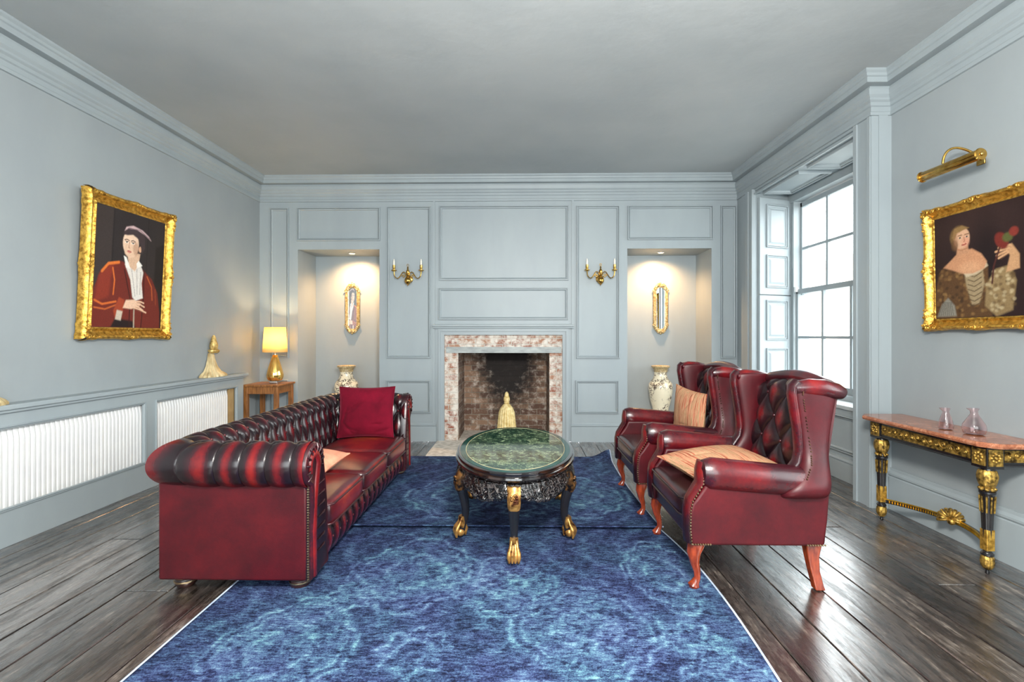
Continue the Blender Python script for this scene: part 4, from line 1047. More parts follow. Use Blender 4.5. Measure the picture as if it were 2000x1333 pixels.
def table_leg(a):
    # leg stands on the oval at angle a, with its own outward direction
    x, y = (RX-0.03)*math.cos(a), (RY-0.03)*math.sin(a)
    n = Vector((math.cos(a)/RX, math.sin(a)/RY, 0)).normalized(); side = Vector((-n.y, n.x, 0))
    M = Matrix((( side.x, n.x, 0, x), (side.y, n.y, 0, y), (0, 0, 1, 0), (0, 0, 0, 1)))   # local x = side, y = outward
    def rg(z, off, hw, hd):
        return [(sx*hw, off+sy*hd, z) for sx, sy in ((-1, -0.6), (-0.6, -1), (0.6, -1), (1, -0.6), (1, 0.6), (0.6, 1), (-0.6, 1), (-1, 0.6))]
    m = MB(); m.tf = M
    m.rings([rg(TZ-0.07, 0.0, 0.036, 0.03), rg(TZ-0.11, 0.016, 0.036, 0.034), rg(TZ-0.16, 0.030, 0.034, 0.036), rg(TZ-0.20, 0.022, 0.033, 0.034), rg(0.22, 0.004, 0.027, 0.028), rg(0.13, -0.004, 0.021, 0.022), rg(0.085, 0.012, 0.018, 0.02), rg(0.05, 0.022, 0.020, 0.022), rg(0.02, 0.026, 0.018, 0.02)])
    leg = m.build('leg', MAT['black'], tb, sub=1)
    m = MB(); m.tf = M
    m.rings([rg(TZ-0.075, 0.010, 0.037, 0.030), rg(TZ-0.11, 0.026, 0.037, 0.032), rg(TZ-0.155, 0.038, 0.036, 0.034), rg(TZ-0.185, 0.034, 0.034, 0.032), rg(TZ-0.20, 0.027, 0.028, 0.030)])
    for q in range(5):
        an = q*2*PI/5; m.ball((0.016*math.cos(an), 0.064, TZ-0.128+0.016*math.sin(an)), 0.009, 8, 6)
    m.ball((0, 0.066, TZ-0.128), 0.007, 8, 6)
    m.build('gilt_knee' if abs(abs(a)-PI/2) < 0.1 else 'carved_knee', MAT['paw'] if abs(abs(a)-PI/2) < 0.1 else MAT['carved_bronze'], leg)
    m = MB(); m.tf = M @ Matrix.Translation((0, 0.02, 0))
    m.ball((0, 0.010, 0.032), 0.030, 14, 10, (0.9, 0.9, 0.95))
    for q in (-1, -0.33, 0.33, 1):
        xq = q*0.024
        m.tube([(xq*0.5, 0.004, 0.125), (xq*0.75, 0.020, 0.085), (xq*1.05, 0.036, 0.06), (xq*1.15, 0.043, 0.035), (xq*1.05, 0.040, 0.008)], [0.006, 0.009, 0.012, 0.011, 0.006], 10, up=(1, 0, 0))
    m.tube([(0, -0.015, 0.09), (0, -0.026, 0.05), (0, -0.02, 0.01)], [0.006, 0.011, 0.006], 10)
    m.lathe([(0.020, 0.06), (0.024, 0.09), (0.021, 0.13)], n=12, mod=lambda a_, z: 1+0.1*math.cos(4*a_))
    m.build('claw_foot', MAT['paw'], leg)
for a in LEGA: table_leg(a)

# ------------------------------------------------------------------ oak side table and lamp
st = thing('side_table', 'small square honey oak side table in the left back corner', 'side table', (-2.87, 5.475, 0))
m = MB(); m.box((-0.205, -0.205, 0.69), (0.205, 0.205, 0.712)); m.build('tabletop', MAT['oak'], st, smooth=False, bevel=0.006)
m = MB()
for (a, b) in (((-0.18, -0.185, 0.61), (0.18, -0.165, 0.69)), ((-0.18, 0.165, 0.61), (0.18, 0.185, 0.69)), ((-0.185, -0.18, 0.61), (-0.165, 0.18, 0.69)), ((0.165, -0.18, 0.61), (0.185, 0.18, 0.69))): m.box(a, b)
m.build('apron', MAT['oak'], st, smooth=False)
for sx in (-1, 1):
    for sy in (-1, 1): m = MB(); m.box((sx*0.19-0.022*(sx > 0)*2+0.0, sy*0.19-0.044*(sy > 0), 0), (sx*0.19-0.022*(sx > 0)*2+0.044, sy*0.19-0.044*(sy > 0)+0.044, 0.69)); m.build('leg', MAT['oak'], st, smooth=False, bevel=0.003)
LP = (-2.795, 5.46, 0.712)
lp = thing('table_lamp', 'lit table lamp with cream shade and amber glass base on oak side table', 'lamp', LP)
m = MB(); m.box((-0.045, -0.045, 0), (0.045, 0.045, 0.03)); m.build('clear_foot', MAT['silver'], lp, smooth=False, bevel=0.004)
m = MB(); m.lathe([(0.05, 0.030), (0.072, 0.04), (0.086, 0.07), (0.088, 0.10), (0.078, 0.15), (0.058, 0.22), (0.040, 0.28), (0.030, 0.315), (0.026, 0.325)], n=64, mod=lambda a, z: 1+0.03*abs(math.sin(6*a+z*4))); m.build('glass_base', MAT['amberglass'], lp)
m = MB(); m.lathe([(0.014, 0.32), (0.010, 0.345), (0.010, 0.42), (0.016, 0.425), (0.016, 0.45)], n=12); m.build('stem', MAT['silver'], lp)
m = MB(); m.lathe([(0.130, 0.355), (0.111, 0.64)], n=160, mod=lambda a, z: 1+0.006*math.cos(80*a), cap=False); m.build('lamp_shade', MAT['shade'], lp, solid=0.0015)
m = MB(); m.ball((0, 0, 0.49), 0.028, 12, 8); m.build('light_bulb', MAT['bulb'], lp)
lamp_light('lamp_glow', 'POINT', (LP[0], LP[1], LP[2]+0.52), 9, (1.0, 0.72, 0.40), 0.03)

# ------------------------------------------------------------------ console table on the right
ct = thing('console_table', 'black and gilt console table with rust marble top against right wall', 'console table', (2.53, 2.93, 0))
# local: x from -0.16 (front) to 0.16 (wall), y from -0.47 (near) to 0.52 (far)
def top_poly(o): return [(-0.14-o, -0.375), (-0.10, -0.425-o), (0.155, -0.425-o), (0.155, 0.515+o), (-0.10, 0.515+o), (-0.14-o, 0.46)]
m = MB(); rg = []
for o, z in ((0.0, 0.672), (0.018, 0.676), (0.024, 0.688), (0.020, 0.700), (0.010, 0.702)): rg.append([(x, y, z) for x, y in top_poly(o)])
m.rings(rg); m.build('marble_top', MAT['redmarble'], ct, smooth=False)
m = MB(); m.box((-0.112, -0.372, 0.572), (0.15, 0.45, 0.672)); ap = m.build('apron', MAT['black'], ct, smooth=False, bevel=0.004)
def relief(m, plane, c, a0, a1, b0, b1, n, out):
    """scrolling vine relief on a flat panel"""
    L_ = a1-a0
    def P_(a, b, e): return (c+out*e, a, b) if plane == 'x' else (a, c+out*e, b)
    mid = (b0+b1)/2; h = (b1-b0)/2
    pts = [P_(a0+L_*k/60, mid+h*0.55*math.sin(k/60*n*2*PI), 0.003) for k in range(61)]; m.tube(pts, 0.0045, 6)
    for k in range(n*2):
        ca = a0+L_*(k+0.5)/(n*2); cb = mid-(1 if k % 2 == 0 else -1)*h*0.15
        sp = [P_(ca+h*0.5*(1-q/10)*math.cos(q*0.75), cb+h*0.5*(1-q/10)*math.sin(q*0.75), 0.003) for q in range(10)]; m.tube(sp, 0.0042, 6)
        m.ball(P_(ca, cb, 0.004), 0.008, 8, 5)
m = MB(); m.box((-0.115, -0.29, 0.592), (-0.108, 0.345, 0.655)); relief(m, 'x', -0.115, -0.285, 0.34, 0.595, 0.652, 7, -1)
m.box((-0.015, -0.376, 0.592), (0.145, -0.368, 0.655)); relief(m, 'y', -0.376, -0.01, 0.14, 0.595, 0.652, 2, -1)
m.build('gilt_frieze', MAT['gold_dark'], ap)
m = MB(); m.tube([(-0.113, y, 0.574) for y in (-0.36, 0.44)], 0.006, 8); m.tube([(x, -0.373, 0.574) for x in (-0.1, 0.15)], 0.006, 8); m.build('bead', MAT['black'], ap)
LEGY = (-0.345, 0.40)
for ly in LEGY:
    c = (-0.075, ly)
    m = MB(); m.box((c[0]-0.044, c[1]-0.044, 0.56), (c[0]+0.044, c[1]+0.044, 0.668)); 
    m.lathe([(0.0266, 0.10), (0.0228, 0.115), (0.0167, 0.12), (0.0205, 0.20), (0.0281, 0.40), (0.0304, 0.42), (0.0350, 0.425), (0.0350, 0.435), (0.0258, 0.44), (0.0228, 0.455), (0.0350, 0.54), (0.0304, 0.56)], c=(c[0], c[1], 0), n=48, mod=lambda a, z: 1+(0.06*math.cos(12*a) if 0.13 < z < 0.41 else 0))
    m.lathe([(0.0076, 0), (0.0106, 0.006), (0.0076, 0.02), (0.0182, 0.03), (0.0258, 0.06), (0.0228, 0.095), (0.0274, 0.10), (0.0274, 0.108), (0.0152, 0.12)], c=(c[0], c[1], 0), n=24)
    leg = m.build('leg', MAT['black'], ct)
    m = MB(); m.lathe([(0.0274, 0.455), (0.0304, 0.462), (0.0395, 0.49), (0.0426, 0.515), (0.0380, 0.54), (0.0274, 0.555)], c=(c[0], c[1], 0), n=60, mod=lambda a, z: 1+0.06*abs(math.cos(6*a)))
    for k in range(8): a = k*PI/4; m.ball((c[0]+0.029*math.cos(a), c[1]+0.029*math.sin(a), 0.448), 0.010, 8, 6)
    m.build('gilt_capital', MAT['gold_dark'], leg)
    m = MB()
    for k in range(10):
        a = k*PI/5+0.1; x, y = math.cos(a), math.sin(a)
        m.tube([(c[0]+0.0318*x, c[1]+0.0318*y, 0.41), (c[0]+0.028*x, c[1]+0.028*y, 0.325)], [0.0042, 0.0038], 6)
    o = m.build('gilt_flute', MAT['gold_dark'], leg); o['kind'] = 'stuff'
    m = MB(); m.box((c[0]-0.021, c[1]-0.021, 0.125), (c[0]+0.021, c[1]+0.021, 0.235)); m.build('gilt_sheath', MAT['gold'], leg, bevel=0.003)
    m = MB(); m.lathe([(0.0167, 0.028), (0.0258, 0.045), (0.0289, 0.065), (0.0258, 0.09), (0.0190, 0.098)], c=(c[0], c[1], 0), n=60, mod=lambda a, z: 1+0.07*abs(math.cos(6*a))); m.build('gilt_foot', MAT['gold_dark'], leg)
    m = MB()
    for (ax, e) in (('x', -0.0465), ('y', -0.0465)):
        for q in range(8):
            a = q*PI/4
            p = (c[0]+e, c[1]+0.020*math.cos(a), 0.618+0.020*math.sin(a)) if ax == 'x' else (c[0]+0.020*math.cos(a), c[1]+e, 0.618+0.020*math.sin(a))
            m.ball(p, 0.010, 8, 5)
        p = (c[0]+e, c[1], 0.618) if ax == 'x' else (c[0], c[1]+e, 0.618); m.ball(p, 0.010, 8, 6)
        if ax == 'x': m.box((c[0]-0.048, c[1]-0.036, 0.575), (c[0]-0.043, c[1]+0.036, 0.662))
        else: m.box((c[0]-0.036, c[1]-0.048, 0.575), (c[0]+0.036, c[1]-0.043, 0.662))
    m.build('gilt_rosette', MAT['gold_dark'], leg)
# concave stretcher with a shell
pts = []
for k in range(31):
    u = k/30; y = LEGY[0]+(LEGY[1]-LEGY[0])*u; pts.append((-0.075+0.165*math.sin(u*PI)**0.8, y, 0.135))
m = MB(); 
m.rings([[(p[0]-0.012, p[1], p[2]-0.014), (p[0]+0.012, p[1], p[2]-0.014), (p[0]+0.012, p[1], p[2]+0.010), (p[0]-0.012, p[1], p[2]+0.010)] for p in pts]); strc = m.build('stretcher', MAT['black'], ct, smooth=False)
m = MB()
m.tube([(p[0]-0.010, p[1], p[2]+0.012) for p in pts], 0.0045, 6)
for p in [(Vector(pts[i])*(1-f_)+Vector(pts[i+1])*f_) for i in range(1, 29) for f_ in (0.0, 0.5)]: m.box((p.x-0.0145, p.y-0.003, p.z-0.010), (p.x-0.011, p.y+0.003, p.z+0.006))
o = m.build('gilt_fluting', MAT['gold_smooth'], strc); o['kind'] = 'stuff'
m = MB(); cx, cy, cz = 0.078, 0.03, 0.165
for q in range(11):
    a = -0.25+(PI+0.5)*q/10; pts = []
    for g in range(8):
        rr = 0.060*g/7; pts.append((cx-0.015-0.75*rr*math.cos(a)-0.66*0.026*math.sin(PI*g/7*0.9), cy+0.66*rr*math.cos(a)-0.75*0.026*math.sin(PI*g/7*0.9), cz-0.015+rr*math.sin(a)))
    m.tube(pts, [0.004+0.0062*g/7 for g in range(8)], 8)
m.ball((cx-0.02, cy-0.012, cz-0.028), 0.022, 12, 8)
m.build('gilt_shell', MAT['gold_dark'], strc)

def jug(label, loc, prof, lip, group):
    t = thing('glass_jug', label, 'glass jug', loc, 0, group)
    n = 40; m = MB(); rings = []
    for (r, z) in prof: rings.append([(r*math.cos(2*PI*j/n)-lip*max(0, (z-prof[-1][1]*0.86)/(prof[-1][1]*0.14))*max(0, math.cos(2*PI*j/n-PI))**6, r*math.sin(2*PI*j/n), z) for j in range(n)])
    inner = [[(x*0.965, y*0.965, max(z, 0.003)) for x, y, z in r] for r in reversed(rings)]
    m.rings(rings+inner, cap=True); m.build('glass_body', MAT['pinkglass'], t); return t
JG = 'pink glass jugs on the console table'
jug('small slim pink glass jug on console table, the left one', (2.50, 2.885, 0.703), [(0.026, 0), (0.034, 0.004), (0.036, 0.02), (0.030, 0.055), (0.019, 0.09), (0.015, 0.105), (0.020, 0.12), (0.020, 0.126)], 0.02, JG)
jug('larger round-bellied pink glass jug on console table, the right one', (2.53, 2.74, 0.703), [(0.034, 0), (0.046, 0.005), (0.054, 0.03), (0.050, 0.055), (0.030, 0.09), (0.017, 0.115), (0.016, 0.13), (0.021, 0.14), (0.021, 0.145)], 0.022, JG)
jl = [o for o in bpy.data.objects if o.name.startswith('glass_jug')]

# ------------------------------------------------------------------ niche things: vases, mirrors, downlights
def vase(label, loc):
    t = thing('porcelain_vase', label, 'vase', loc, 0, 'porcelain vases in the niches')
    m = MB(); m.lathe([(0.092, 0), (0.098, 0.01), (0.094, 0.04), (0.098, 0.08), (0.125, 0.18), (0.142, 0.28), (0.146, 0.34), (0.138, 0.385), (0.110, 0.425), (0.086, 0.455), (0.076, 0.49), (0.076, 0.535), (0.082, 0.56)], n=48); b = m.build('body', MAT['porcelain'], t)
    m = MB(); m.lathe([(0.080, 0.545), (0.087, 0.562), (0.096, 0.575), (0.112, 0.588), (0.114, 0.602), (0.100, 0.606), (0.084, 0.595), (0.078, 0.56)], n=48); m.build('rim', MAT['vasetan'], t)
    m = MB(); m.lathe([(0.0775, 0.527), (0.081, 0.531), (0.081, 0.541), (0.0805, 0.545)], n=48, cap=False); m.build('neck_band', MAT['vasetan'], t)
    return t
v1 = vase('tall cream patterned vase in the right niche behind farther wing armchair', (1.73, 6.00, NZ0))
v2 = copy_tree(v1, (-2.165, 5.98, NZ0), 0.8, 'tall cream patterned vase in left niche, half hidden by the velvet cushion')

def mirror(label, loc):
    t = thing('wall_mirror', label, 'mirror', loc, 0, 'gilt mirrors in the niches')
    # local y- is out of the wall, z centred
    H2, W2 = 0.225, 0.058
    def outline(o, y):
        pts = []
        for k in range(13): a = PI*k/12; pts.append((( W2+o)*math.cos(a), y, H2+(W2*0.75+o)*math.sin(a)))
        for k in range(13): a = PI+PI*k/12; pts.append(((W2+o)*math.cos(a), y, -H2+(W2*0.75+o)*math.sin(a)))
        return pts
    m = MB(); m.rings([outline(0.036, 0), outline(0.038, -0.018), outline(0.030, -0.028), outline(0.020, -0.016), outline(0.012, -0.016), outline(0.006, -0.026), outline(-0.002, -0.026), outline(-0.004, -0.012)], cap=False); fr = m.build('frame', MAT['palegold'], t)
    m = MB(); m.rings([outline(0.034, -0.001), outline(-0.003, -0.010)], cap=True); m.build('mirror_glass', MAT['mirror'], t, smooth=False)
    for sz in (1, -1):
        m = MB(); zc = sz*(H2+0.062)
        for k in range(9):
            a = PI*k/8; m.ball((0.062*math.cos(a), -0.026, sz*(H2+0.018+0.058*math.sin(a))), 0.0155, 10, 6, (1, 0.6, 1))
        for k in range(5):
            a = PI*(0.15+0.7*k/4); m.tube([(0.02*math.cos(a), -0.026, zc-sz*0.01), (0.04*math.cos(a), -0.034, zc+sz*0.02*math.sin(a)), (0.048*math.cos(a), -0.026, zc+sz*0.032*math.sin(a))], [0.006, 0.011, 0.006], 8)
        m.ball((0, -0.03, zc), 0.018, 10, 8, (1, 0.7, 1)); m.ball((0, -0.024, zc+sz*0.034), 0.015, 10, 8, (1, 0.6, 1.2))
        for s in (-1, 1): m.tube([(s*0.012, -0.024, zc+sz*0.03), (s*0.032, -0.028, zc+sz*0.028), (s*0.05, -0.024, zc+sz*0.008), (s*0.07, -0.022, zc-sz*0.012)], [0.006, 0.010, 0.010, 0.006], 8)
        for s in (-1, 1):
            sp = [(s*(0.086+0.018*(1-q/12)*math.cos(q*0.7)), -0.022, sz*(H2-0.005)+0.018*(1-q/12)*math.sin(q*0.7)) for q in range(12)]; m.tube(sp, 0.0065, 8)
        m.build('carved_crest', MAT['palegold'], t)
    return t
m1 = mirror('narrow gilt framed mirror hanging in the left niche', (-2.175, NY-0.002, 1.610))
m2 = copy_tree(m1, (1.795, NY-0.002, 1.608), 0, 'narrow gilt framed mirror hanging in the right niche')
def downlight(label, loc):
    t = thing('downlight', label, 'downlight', loc, 0, 'recessed niche downlights')
    m = MB(); m.lathe([(0.030, 0.0), (0.046, -0.001), (0.046, -0.006), (0.036, -0.010), (0.030, -0.006), (0.030, 0.0)], n=32, cap=False); m.build('trim_ring', MAT['silver'], t)
    m = MB(); m.lathe([(0.0295, -0.001), (0.0295, -0.005), (0.012, -0.007)], n=24); m.build('lens', MAT['bulb'], t)
    return t
d1 = downlight('round recessed downlight glowing in top of the left niche', (-2.10, 5.99, NZ1))
d2 = copy_tree(d1, (1.73, 5.99, NZ1), 0, 'round recessed downlight glowing in top of the right niche')
for x in (-2.10, 1.73):
    o = lamp_light('niche_spot', 'SPOT', (x, 5.95, NZ1-0.02), 44, WARM, 0.012, spot_size=math.radians(145), spot_blend=1.0)
    o.rotation_euler = (math.radians(12), 0, 0)

# ------------------------------------------------------------------ brass wall sconces
def sconce(label, loc):
    t = thing('wall_sconce', label, 'wall light', loc, 0, 'brass twin candle sconces')
    m = MB(); m.lathe([(0.045, 0), (0.048, -0.008), (0.040, -0.014), (0.02, -0.018), (0.012, -0.05)], c=(0, 0, -0.01), n=24, axis='y'); m.build('backplate', MAT['brass'], t)
    m = MB(); m.lathe([(0.003, -0.062), (0.008, -0.055), (0.005, -0.047), (0.020, -0.042), (0.036, -0.022), (0.040, 0.0), (0.034, 0.022), (0.016, 0.036), (0.012, 0.045), (0.022, 0.055), (0.012, 0.068), (0.017, 0.085), (0.022, 0.105), (0.010, 0.13), (0.006, 0.14), (0.012, 0.148), (0.006, 0.158), (0.003, 0.163)], c=(0, -0.065, -0.03), n=24)
    sp = [(0.012*math.cos(q*0.6), -0.065, 0.150+0.014*math.sin(q*0.6)) for q in range(11)]; m.tube(sp, 0.003, 6); m.build('stem', MAT['brass'], t)
    for s in (-1, 1):
        m = MB(); A = [(0.01, 0.02), (0.025, 0.055), (0.045, 0.07), (0.062, 0.062), (0.078, 0.035), (0.095, 0.008), (0.115, -0.008), (0.138, 0.0), (0.153, 0.022), (0.158, 0.05), (0.160, 0.078)]
        m.tube([(s*x, -0.065-0.015*math.sin(x*12), z) for x, z in A], 0.0062, 8)
        sp = [(s*(0.05+0.022*(1-q/16)*math.cos(q*0.6)), -0.065, 0.022+0.022*(1-q/16)*math.sin(q*0.6)) for q in range(14)]; m.tube(sp, 0.0045, 6)
        arm = m.build('arm', MAT['brass'], t)
        px = s*0.160; py = -0.065-0.015*math.sin(0.16*12)
        m = MB(); m.lathe([(0.008, 0.074), (0.024, 0.080), (0.034, 0.088), (0.034, 0.091), (0.012, 0.092), (0.012, 0.10), (0.016, 0.108), (0.016, 0.150), (0.013, 0.152)], c=(px, py, 0), n=20); m.build('drip_pan', MAT['brass'], arm)
        m = MB(); m.lathe([(0.0105, 0.148), (0.0105, 0.195), (0.008, 0.199), (0.006, 0.215), (0.002, 0.222)], c=(px, py, 0), n=14); m.build('candle_sleeve', MAT['cream'], arm)
    return t
s1 = sconce('brass twin candle wall sconce on panel left of the fireplace', (-1.325, YB, 1.935))
s2 = copy_tree(s1, (0.937, YB, 1.935), 0, 'brass twin candle wall sconce on panel right of the fireplace')

# ------------------------------------------------------------------ picture light
pl = thing('picture_light', 'brass picture light on right wall above the portrait of woman', 'picture light', (XR, 2.86, 2.27))
m = MB(); m.lathe([(0.0, -0.185), (0.022, -0.184), (0.028, -0.175), (0.028, 0.185), (0.022, 0.194), (0.0, 0.196)], c=(-0.19, 0, -0.03), n=48, axis='y', mod=lambda a, z: 1+0.05*math.cos(12*a)); m.build('shade_tube', MAT['brass'], pl)
for yy in (-0.196, 0.186): m = MB(); m.lathe([(0.006, 0), (0.030, 0.001), (0.034, 0.006), (0.030, 0.012), (0.006, 0.013)], c=(-0.19, yy, -0.03), n=24, axis='y'); m.ball((-0.19, yy+(0.001 if yy < 0 else 0.012), -0.03), 0.012, 10, 8); m.build('end_cap', MAT['brass'], pl)
m = MB(); m.tube([(-0.195*math.sin(q/16*PI/2), 0.04*q/16, 0.085*math.sin(q/16*PI)**0.8) for q in range(17)], 0.007, 10); m.build('bracket_arm', MAT['brass'], pl)
m = MB(); m.box((-0.010, -0.02, -0.02), (0, 0.03, 0.025)); m.build('wall_plate', MAT['brass'], pl, bevel=0.003)

# ------------------------------------------------------------------ portraits
def lin(c): return np.array(srgb(*c)[:3])
class Paint:
    def __init__(s, w, h, bg): 
        s.w, s.h = w, h; s.X, s.Y = np.meshgrid(np.linspace(0, 1, w), np.linspace(0, 1, h)); s.im = np.zeros((h, w, 3))+lin(bg); s.rng = np.random.RandomState(3)
    def mix(s, mask, col, k=1.0):
        mask = np.clip(mask*k, 0, 1)[..., None]; s.im = s.im*(1-mask)+lin(col)*mask
    def ell(s, cx, cy, rx, ry, col, soft=0.12, rot=0, k=1.0):
        c, n = math.cos(rot), math.sin(rot); x = (s.X-cx)*s.asp; y = s.Y-cy; u = (x*c+y*n)/(rx*s.asp); v = (-x*n+y*c)/ry
        s.mix(np.clip((1-np.sqrt(u*u+v*v))/soft+0.5, 0, 1), col, k)
    def poly(s, pts, col, soft=0.008, k=1.0):
        d = np.full(s.X.shape, 9.0); inside = np.zeros(s.X.shape, bool); n = len(pts)
        for i in range(n):
            (x0, y0), (x1, y1) = pts[i], pts[(i+1) % n]; ex, ey = x1-x0, y1-y0
            t = np.clip(((s.X-x0)*ex+(s.Y-y0)*ey)/(ex*ex+ey*ey+1e-9), 0, 1); d = np.minimum(d, np.hypot(s.X-x0-t*ex, s.Y-y0-t*ey))
            c = ((y0 > s.Y) != (y1 > s.Y)) & (s.X < (x1-x0)*(s.Y-y0)/(y1-y0+1e-12)+x0); inside ^= c
        sd = np.where(inside, d, -d); s.mix(np.clip(sd/soft+0.5, 0, 1), col, k)
    def line(s, pts, wd, col, k=1.0):
        d = np.full(s.X.shape, 9.0)
        for (x0, y0), (x1, y1) in zip(pts[:-1], pts[1:]):
            ex, ey = x1-x0, y1-y0; t = np.clip(((s.X-x0)*ex+(s.Y-y0)*ey)/(ex*ex+ey*ey+1e-9), 0, 1); d = np.minimum(d, np.hypot(s.X-x0-t*ex, s.Y-y0-t*ey))
        s.mix(np.clip((wd-d)/(wd*0.7)+0.3, 0, 1), col, k)
def man():
    p = Paint(150, 210, (44, 38, 38)); p.asp = 0.68
    p.poly([(0, 0), (0.2, 0), (0.22, 1), (0, 1)], (56, 48, 46), 0.02); p.poly([(0.85, 0), (1, 0), (1, 0.8), (0.86, 0.75)], (30, 26, 26), 0.02); p.line([(0.22, 0), (0.23, 1)], 0.006, (28, 24, 24)); p.line([(0.72, 0.4), (0.73, 1)], 0.006, (30, 26, 26))
    # coat
    p.poly([(0.0, 0.0), (0.0, 0.30), (0.08, 0.46), (0.16, 0.52), (0.34, 0.57), (0.5, 0.55), (0.66, 0.53), (0.82, 0.45), (0.92, 0.33), (0.97, 0.15), (0.98, 0.0)], (104, 38, 30), 0.014)
    p.poly([(0.02, 0.2), (0.06, 0.42), (0.14, 0.505), (0.26, 0.54), (0.22, 0.42), (0.2, 0.26)], (128, 48, 34), 0.03)
    p.line([(0.10, 0.46), (0.18, 0.53), (0.32, 0.555)], 0.014, (210, 112, 48)); p.line([(0.24, 0.5), (0.27, 0.4), (0.26, 0.28)], 0.009, (206, 106, 46)); p.line([(0.02, 0.22), (0.12, 0.19), (0.3, 0.22)], 0.010, (196, 98, 44)); p.line([(0.02, 0.16), (0.16, 0.15), (0.3, 0.19)], 0.008, (190, 96, 46), 0.8)
    p.line([(0.74, 0.47), (0.82, 0.38), (0.84, 0.26)], 0.008, (186, 92, 44), 0.8); p.line([(0.88, 0.36), (0.9, 0.22)], 0.007, (150, 70, 40), 0.7)
    p.poly([(0.24, 0.0), (0.3, 0.08), (0.55, 0.06), (0.6, 0.0)], (30, 20, 22), 0.02)
    p.line([(0.4, 0.5), (0.5, 0.25), (0.5, 0.0)], 0.008, (52, 18, 18)); p.line([(0.69, 0.52), (0.7, 0.3), (0.68, 0.0)], 0.008, (52, 18, 18))
    # shirt and neck
    p.poly([(0.40, 0.55), (0.47, 0.58), (0.62, 0.58), (0.68, 0.5), (0.66, 0.4), (0.69, 0.27), (0.58, 0.24), (0.53, 0.27), (0.49, 0.42)], (214, 208, 200), 0.012)
    for a, b in (((0.5, 0.52), (0.57, 0.28)), ((0.58, 0.52), (0.6, 0.3)), ((0.64, 0.5), (0.64, 0.3))): p.line([a, b], 0.005, (140, 136, 132), 0.8)
    p.line([(0.56, 0.24), (0.57, 0.0)], 0.010, (168, 156, 138))
    p.poly([(0.44, 0.6), (0.47, 0.53), (0.55, 0.5), (0.6, 0.56), (0.62, 0.66), (0.45, 0.66)], (206, 170, 142), 0.012)
    p.poly([(0.38, 0.62), (0.42, 0.52), (0.48, 0.52), (0.42, 0.61)], (228, 224, 216), 0.008); p.poly([(0.60, 0.6), (0.66, 0.56), (0.58, 0.53), (0.57, 0.57)], (228, 224, 216), 0.008)
    # head
    p.ell(0.475, 0.735, 0.115, 0.115, (226, 194, 168), 0.12); p.poly([(0.37, 0.72), (0.395, 0.64), (0.455, 0.605), (0.52, 0.62), (0.575, 0.68), (0.58, 0.74)], (218, 184, 156), 0.014)
    p.ell(0.55, 0.70, 0.04, 0.06, (176, 134, 108), 0.5, k=0.7)
    p.ell(0.615, 0.70, 0.022, 0.026, (204, 160, 130), 0.3)
    for ex in (0.415, 0.505): p.ell(ex, 0.74, 0.022, 0.008, (240, 232, 222), 0.3); p.ell(ex, 0.741, 0.009, 0.008, (34, 26, 24), 0.3); p.line([(ex-0.03, 0.757), (ex, 0.766), (ex+0.034, 0.758)], 0.0045, (70, 46, 38)); p.line([(ex-0.022, 0.748), (ex+0.024, 0.748)], 0.003, (60, 40, 34))
    p.line([(0.455, 0.745), (0.445, 0.70), (0.462, 0.693)], 0.005, (178, 132, 108)); p.line([(0.43, 0.665), (0.452, 0.668), (0.482, 0.662)], 0.006, (166, 76, 70)); p.line([(0.437, 0.657), (0.47, 0.655)], 0.005, (190, 110, 100))
    # cap
    p.poly([(0.36, 0.80), (0.38, 0.86), (0.46, 0.9), (0.58, 0.885), (0.68, 0.82), (0.69, 0.72), (0.64, 0.66), (0.62, 0.74), (0.58, 0.79), (0.5, 0.815), (0.42, 0.80)], (62, 50, 52), 0.012)
    p.poly([(0.38, 0.835), (0.44, 0.87), (0.56, 0.868), (0.68, 0.84), (0.78, 0.80), (0.74, 0.835), (0.64, 0.875), (0.5, 0.895), (0.4, 0.87)], (196, 168, 168), 0.012); p.line([(0.42, 0.86), (0.6, 0.872), (0.76, 0.815)], 0.004, (120, 96, 100))
    # hand and cuff
    p.poly([(0.3, 0.08), (0.27, 0.14), (0.34, 0.26), (0.42, 0.24), (0.4, 0.12)], (150, 62, 38), 0.014); p.poly([(0.3, 0.07), (0.38, 0.06), (0.4, 0.14), (0.32, 0.15)], (190, 176, 158), 0.012)
    p.poly([(0.4, 0.17), (0.44, 0.24), (0.56, 0.25), (0.66, 0.22), (0.64, 0.19), (0.52, 0.165)], (222, 184, 156), 0.012)
    for i, (a, b) in enumerate((((0.6, 0.235), (0.71, 0.225)), ((0.6, 0.215), (0.72, 0.19)), ((0.58, 0.195), (0.70, 0.16)), ((0.55, 0.18), (0.75, 0.14)))): p.line([a, ((a[0]+b[0])/2, (a[1]+b[1])/2+0.006), b], 0.0075, (220, 180, 150)); p.line([(a[0], a[1]-0.010), (b[0]-0.03, b[1]-0.002)], 0.0025, (130, 84, 66), 0.8)
    return p
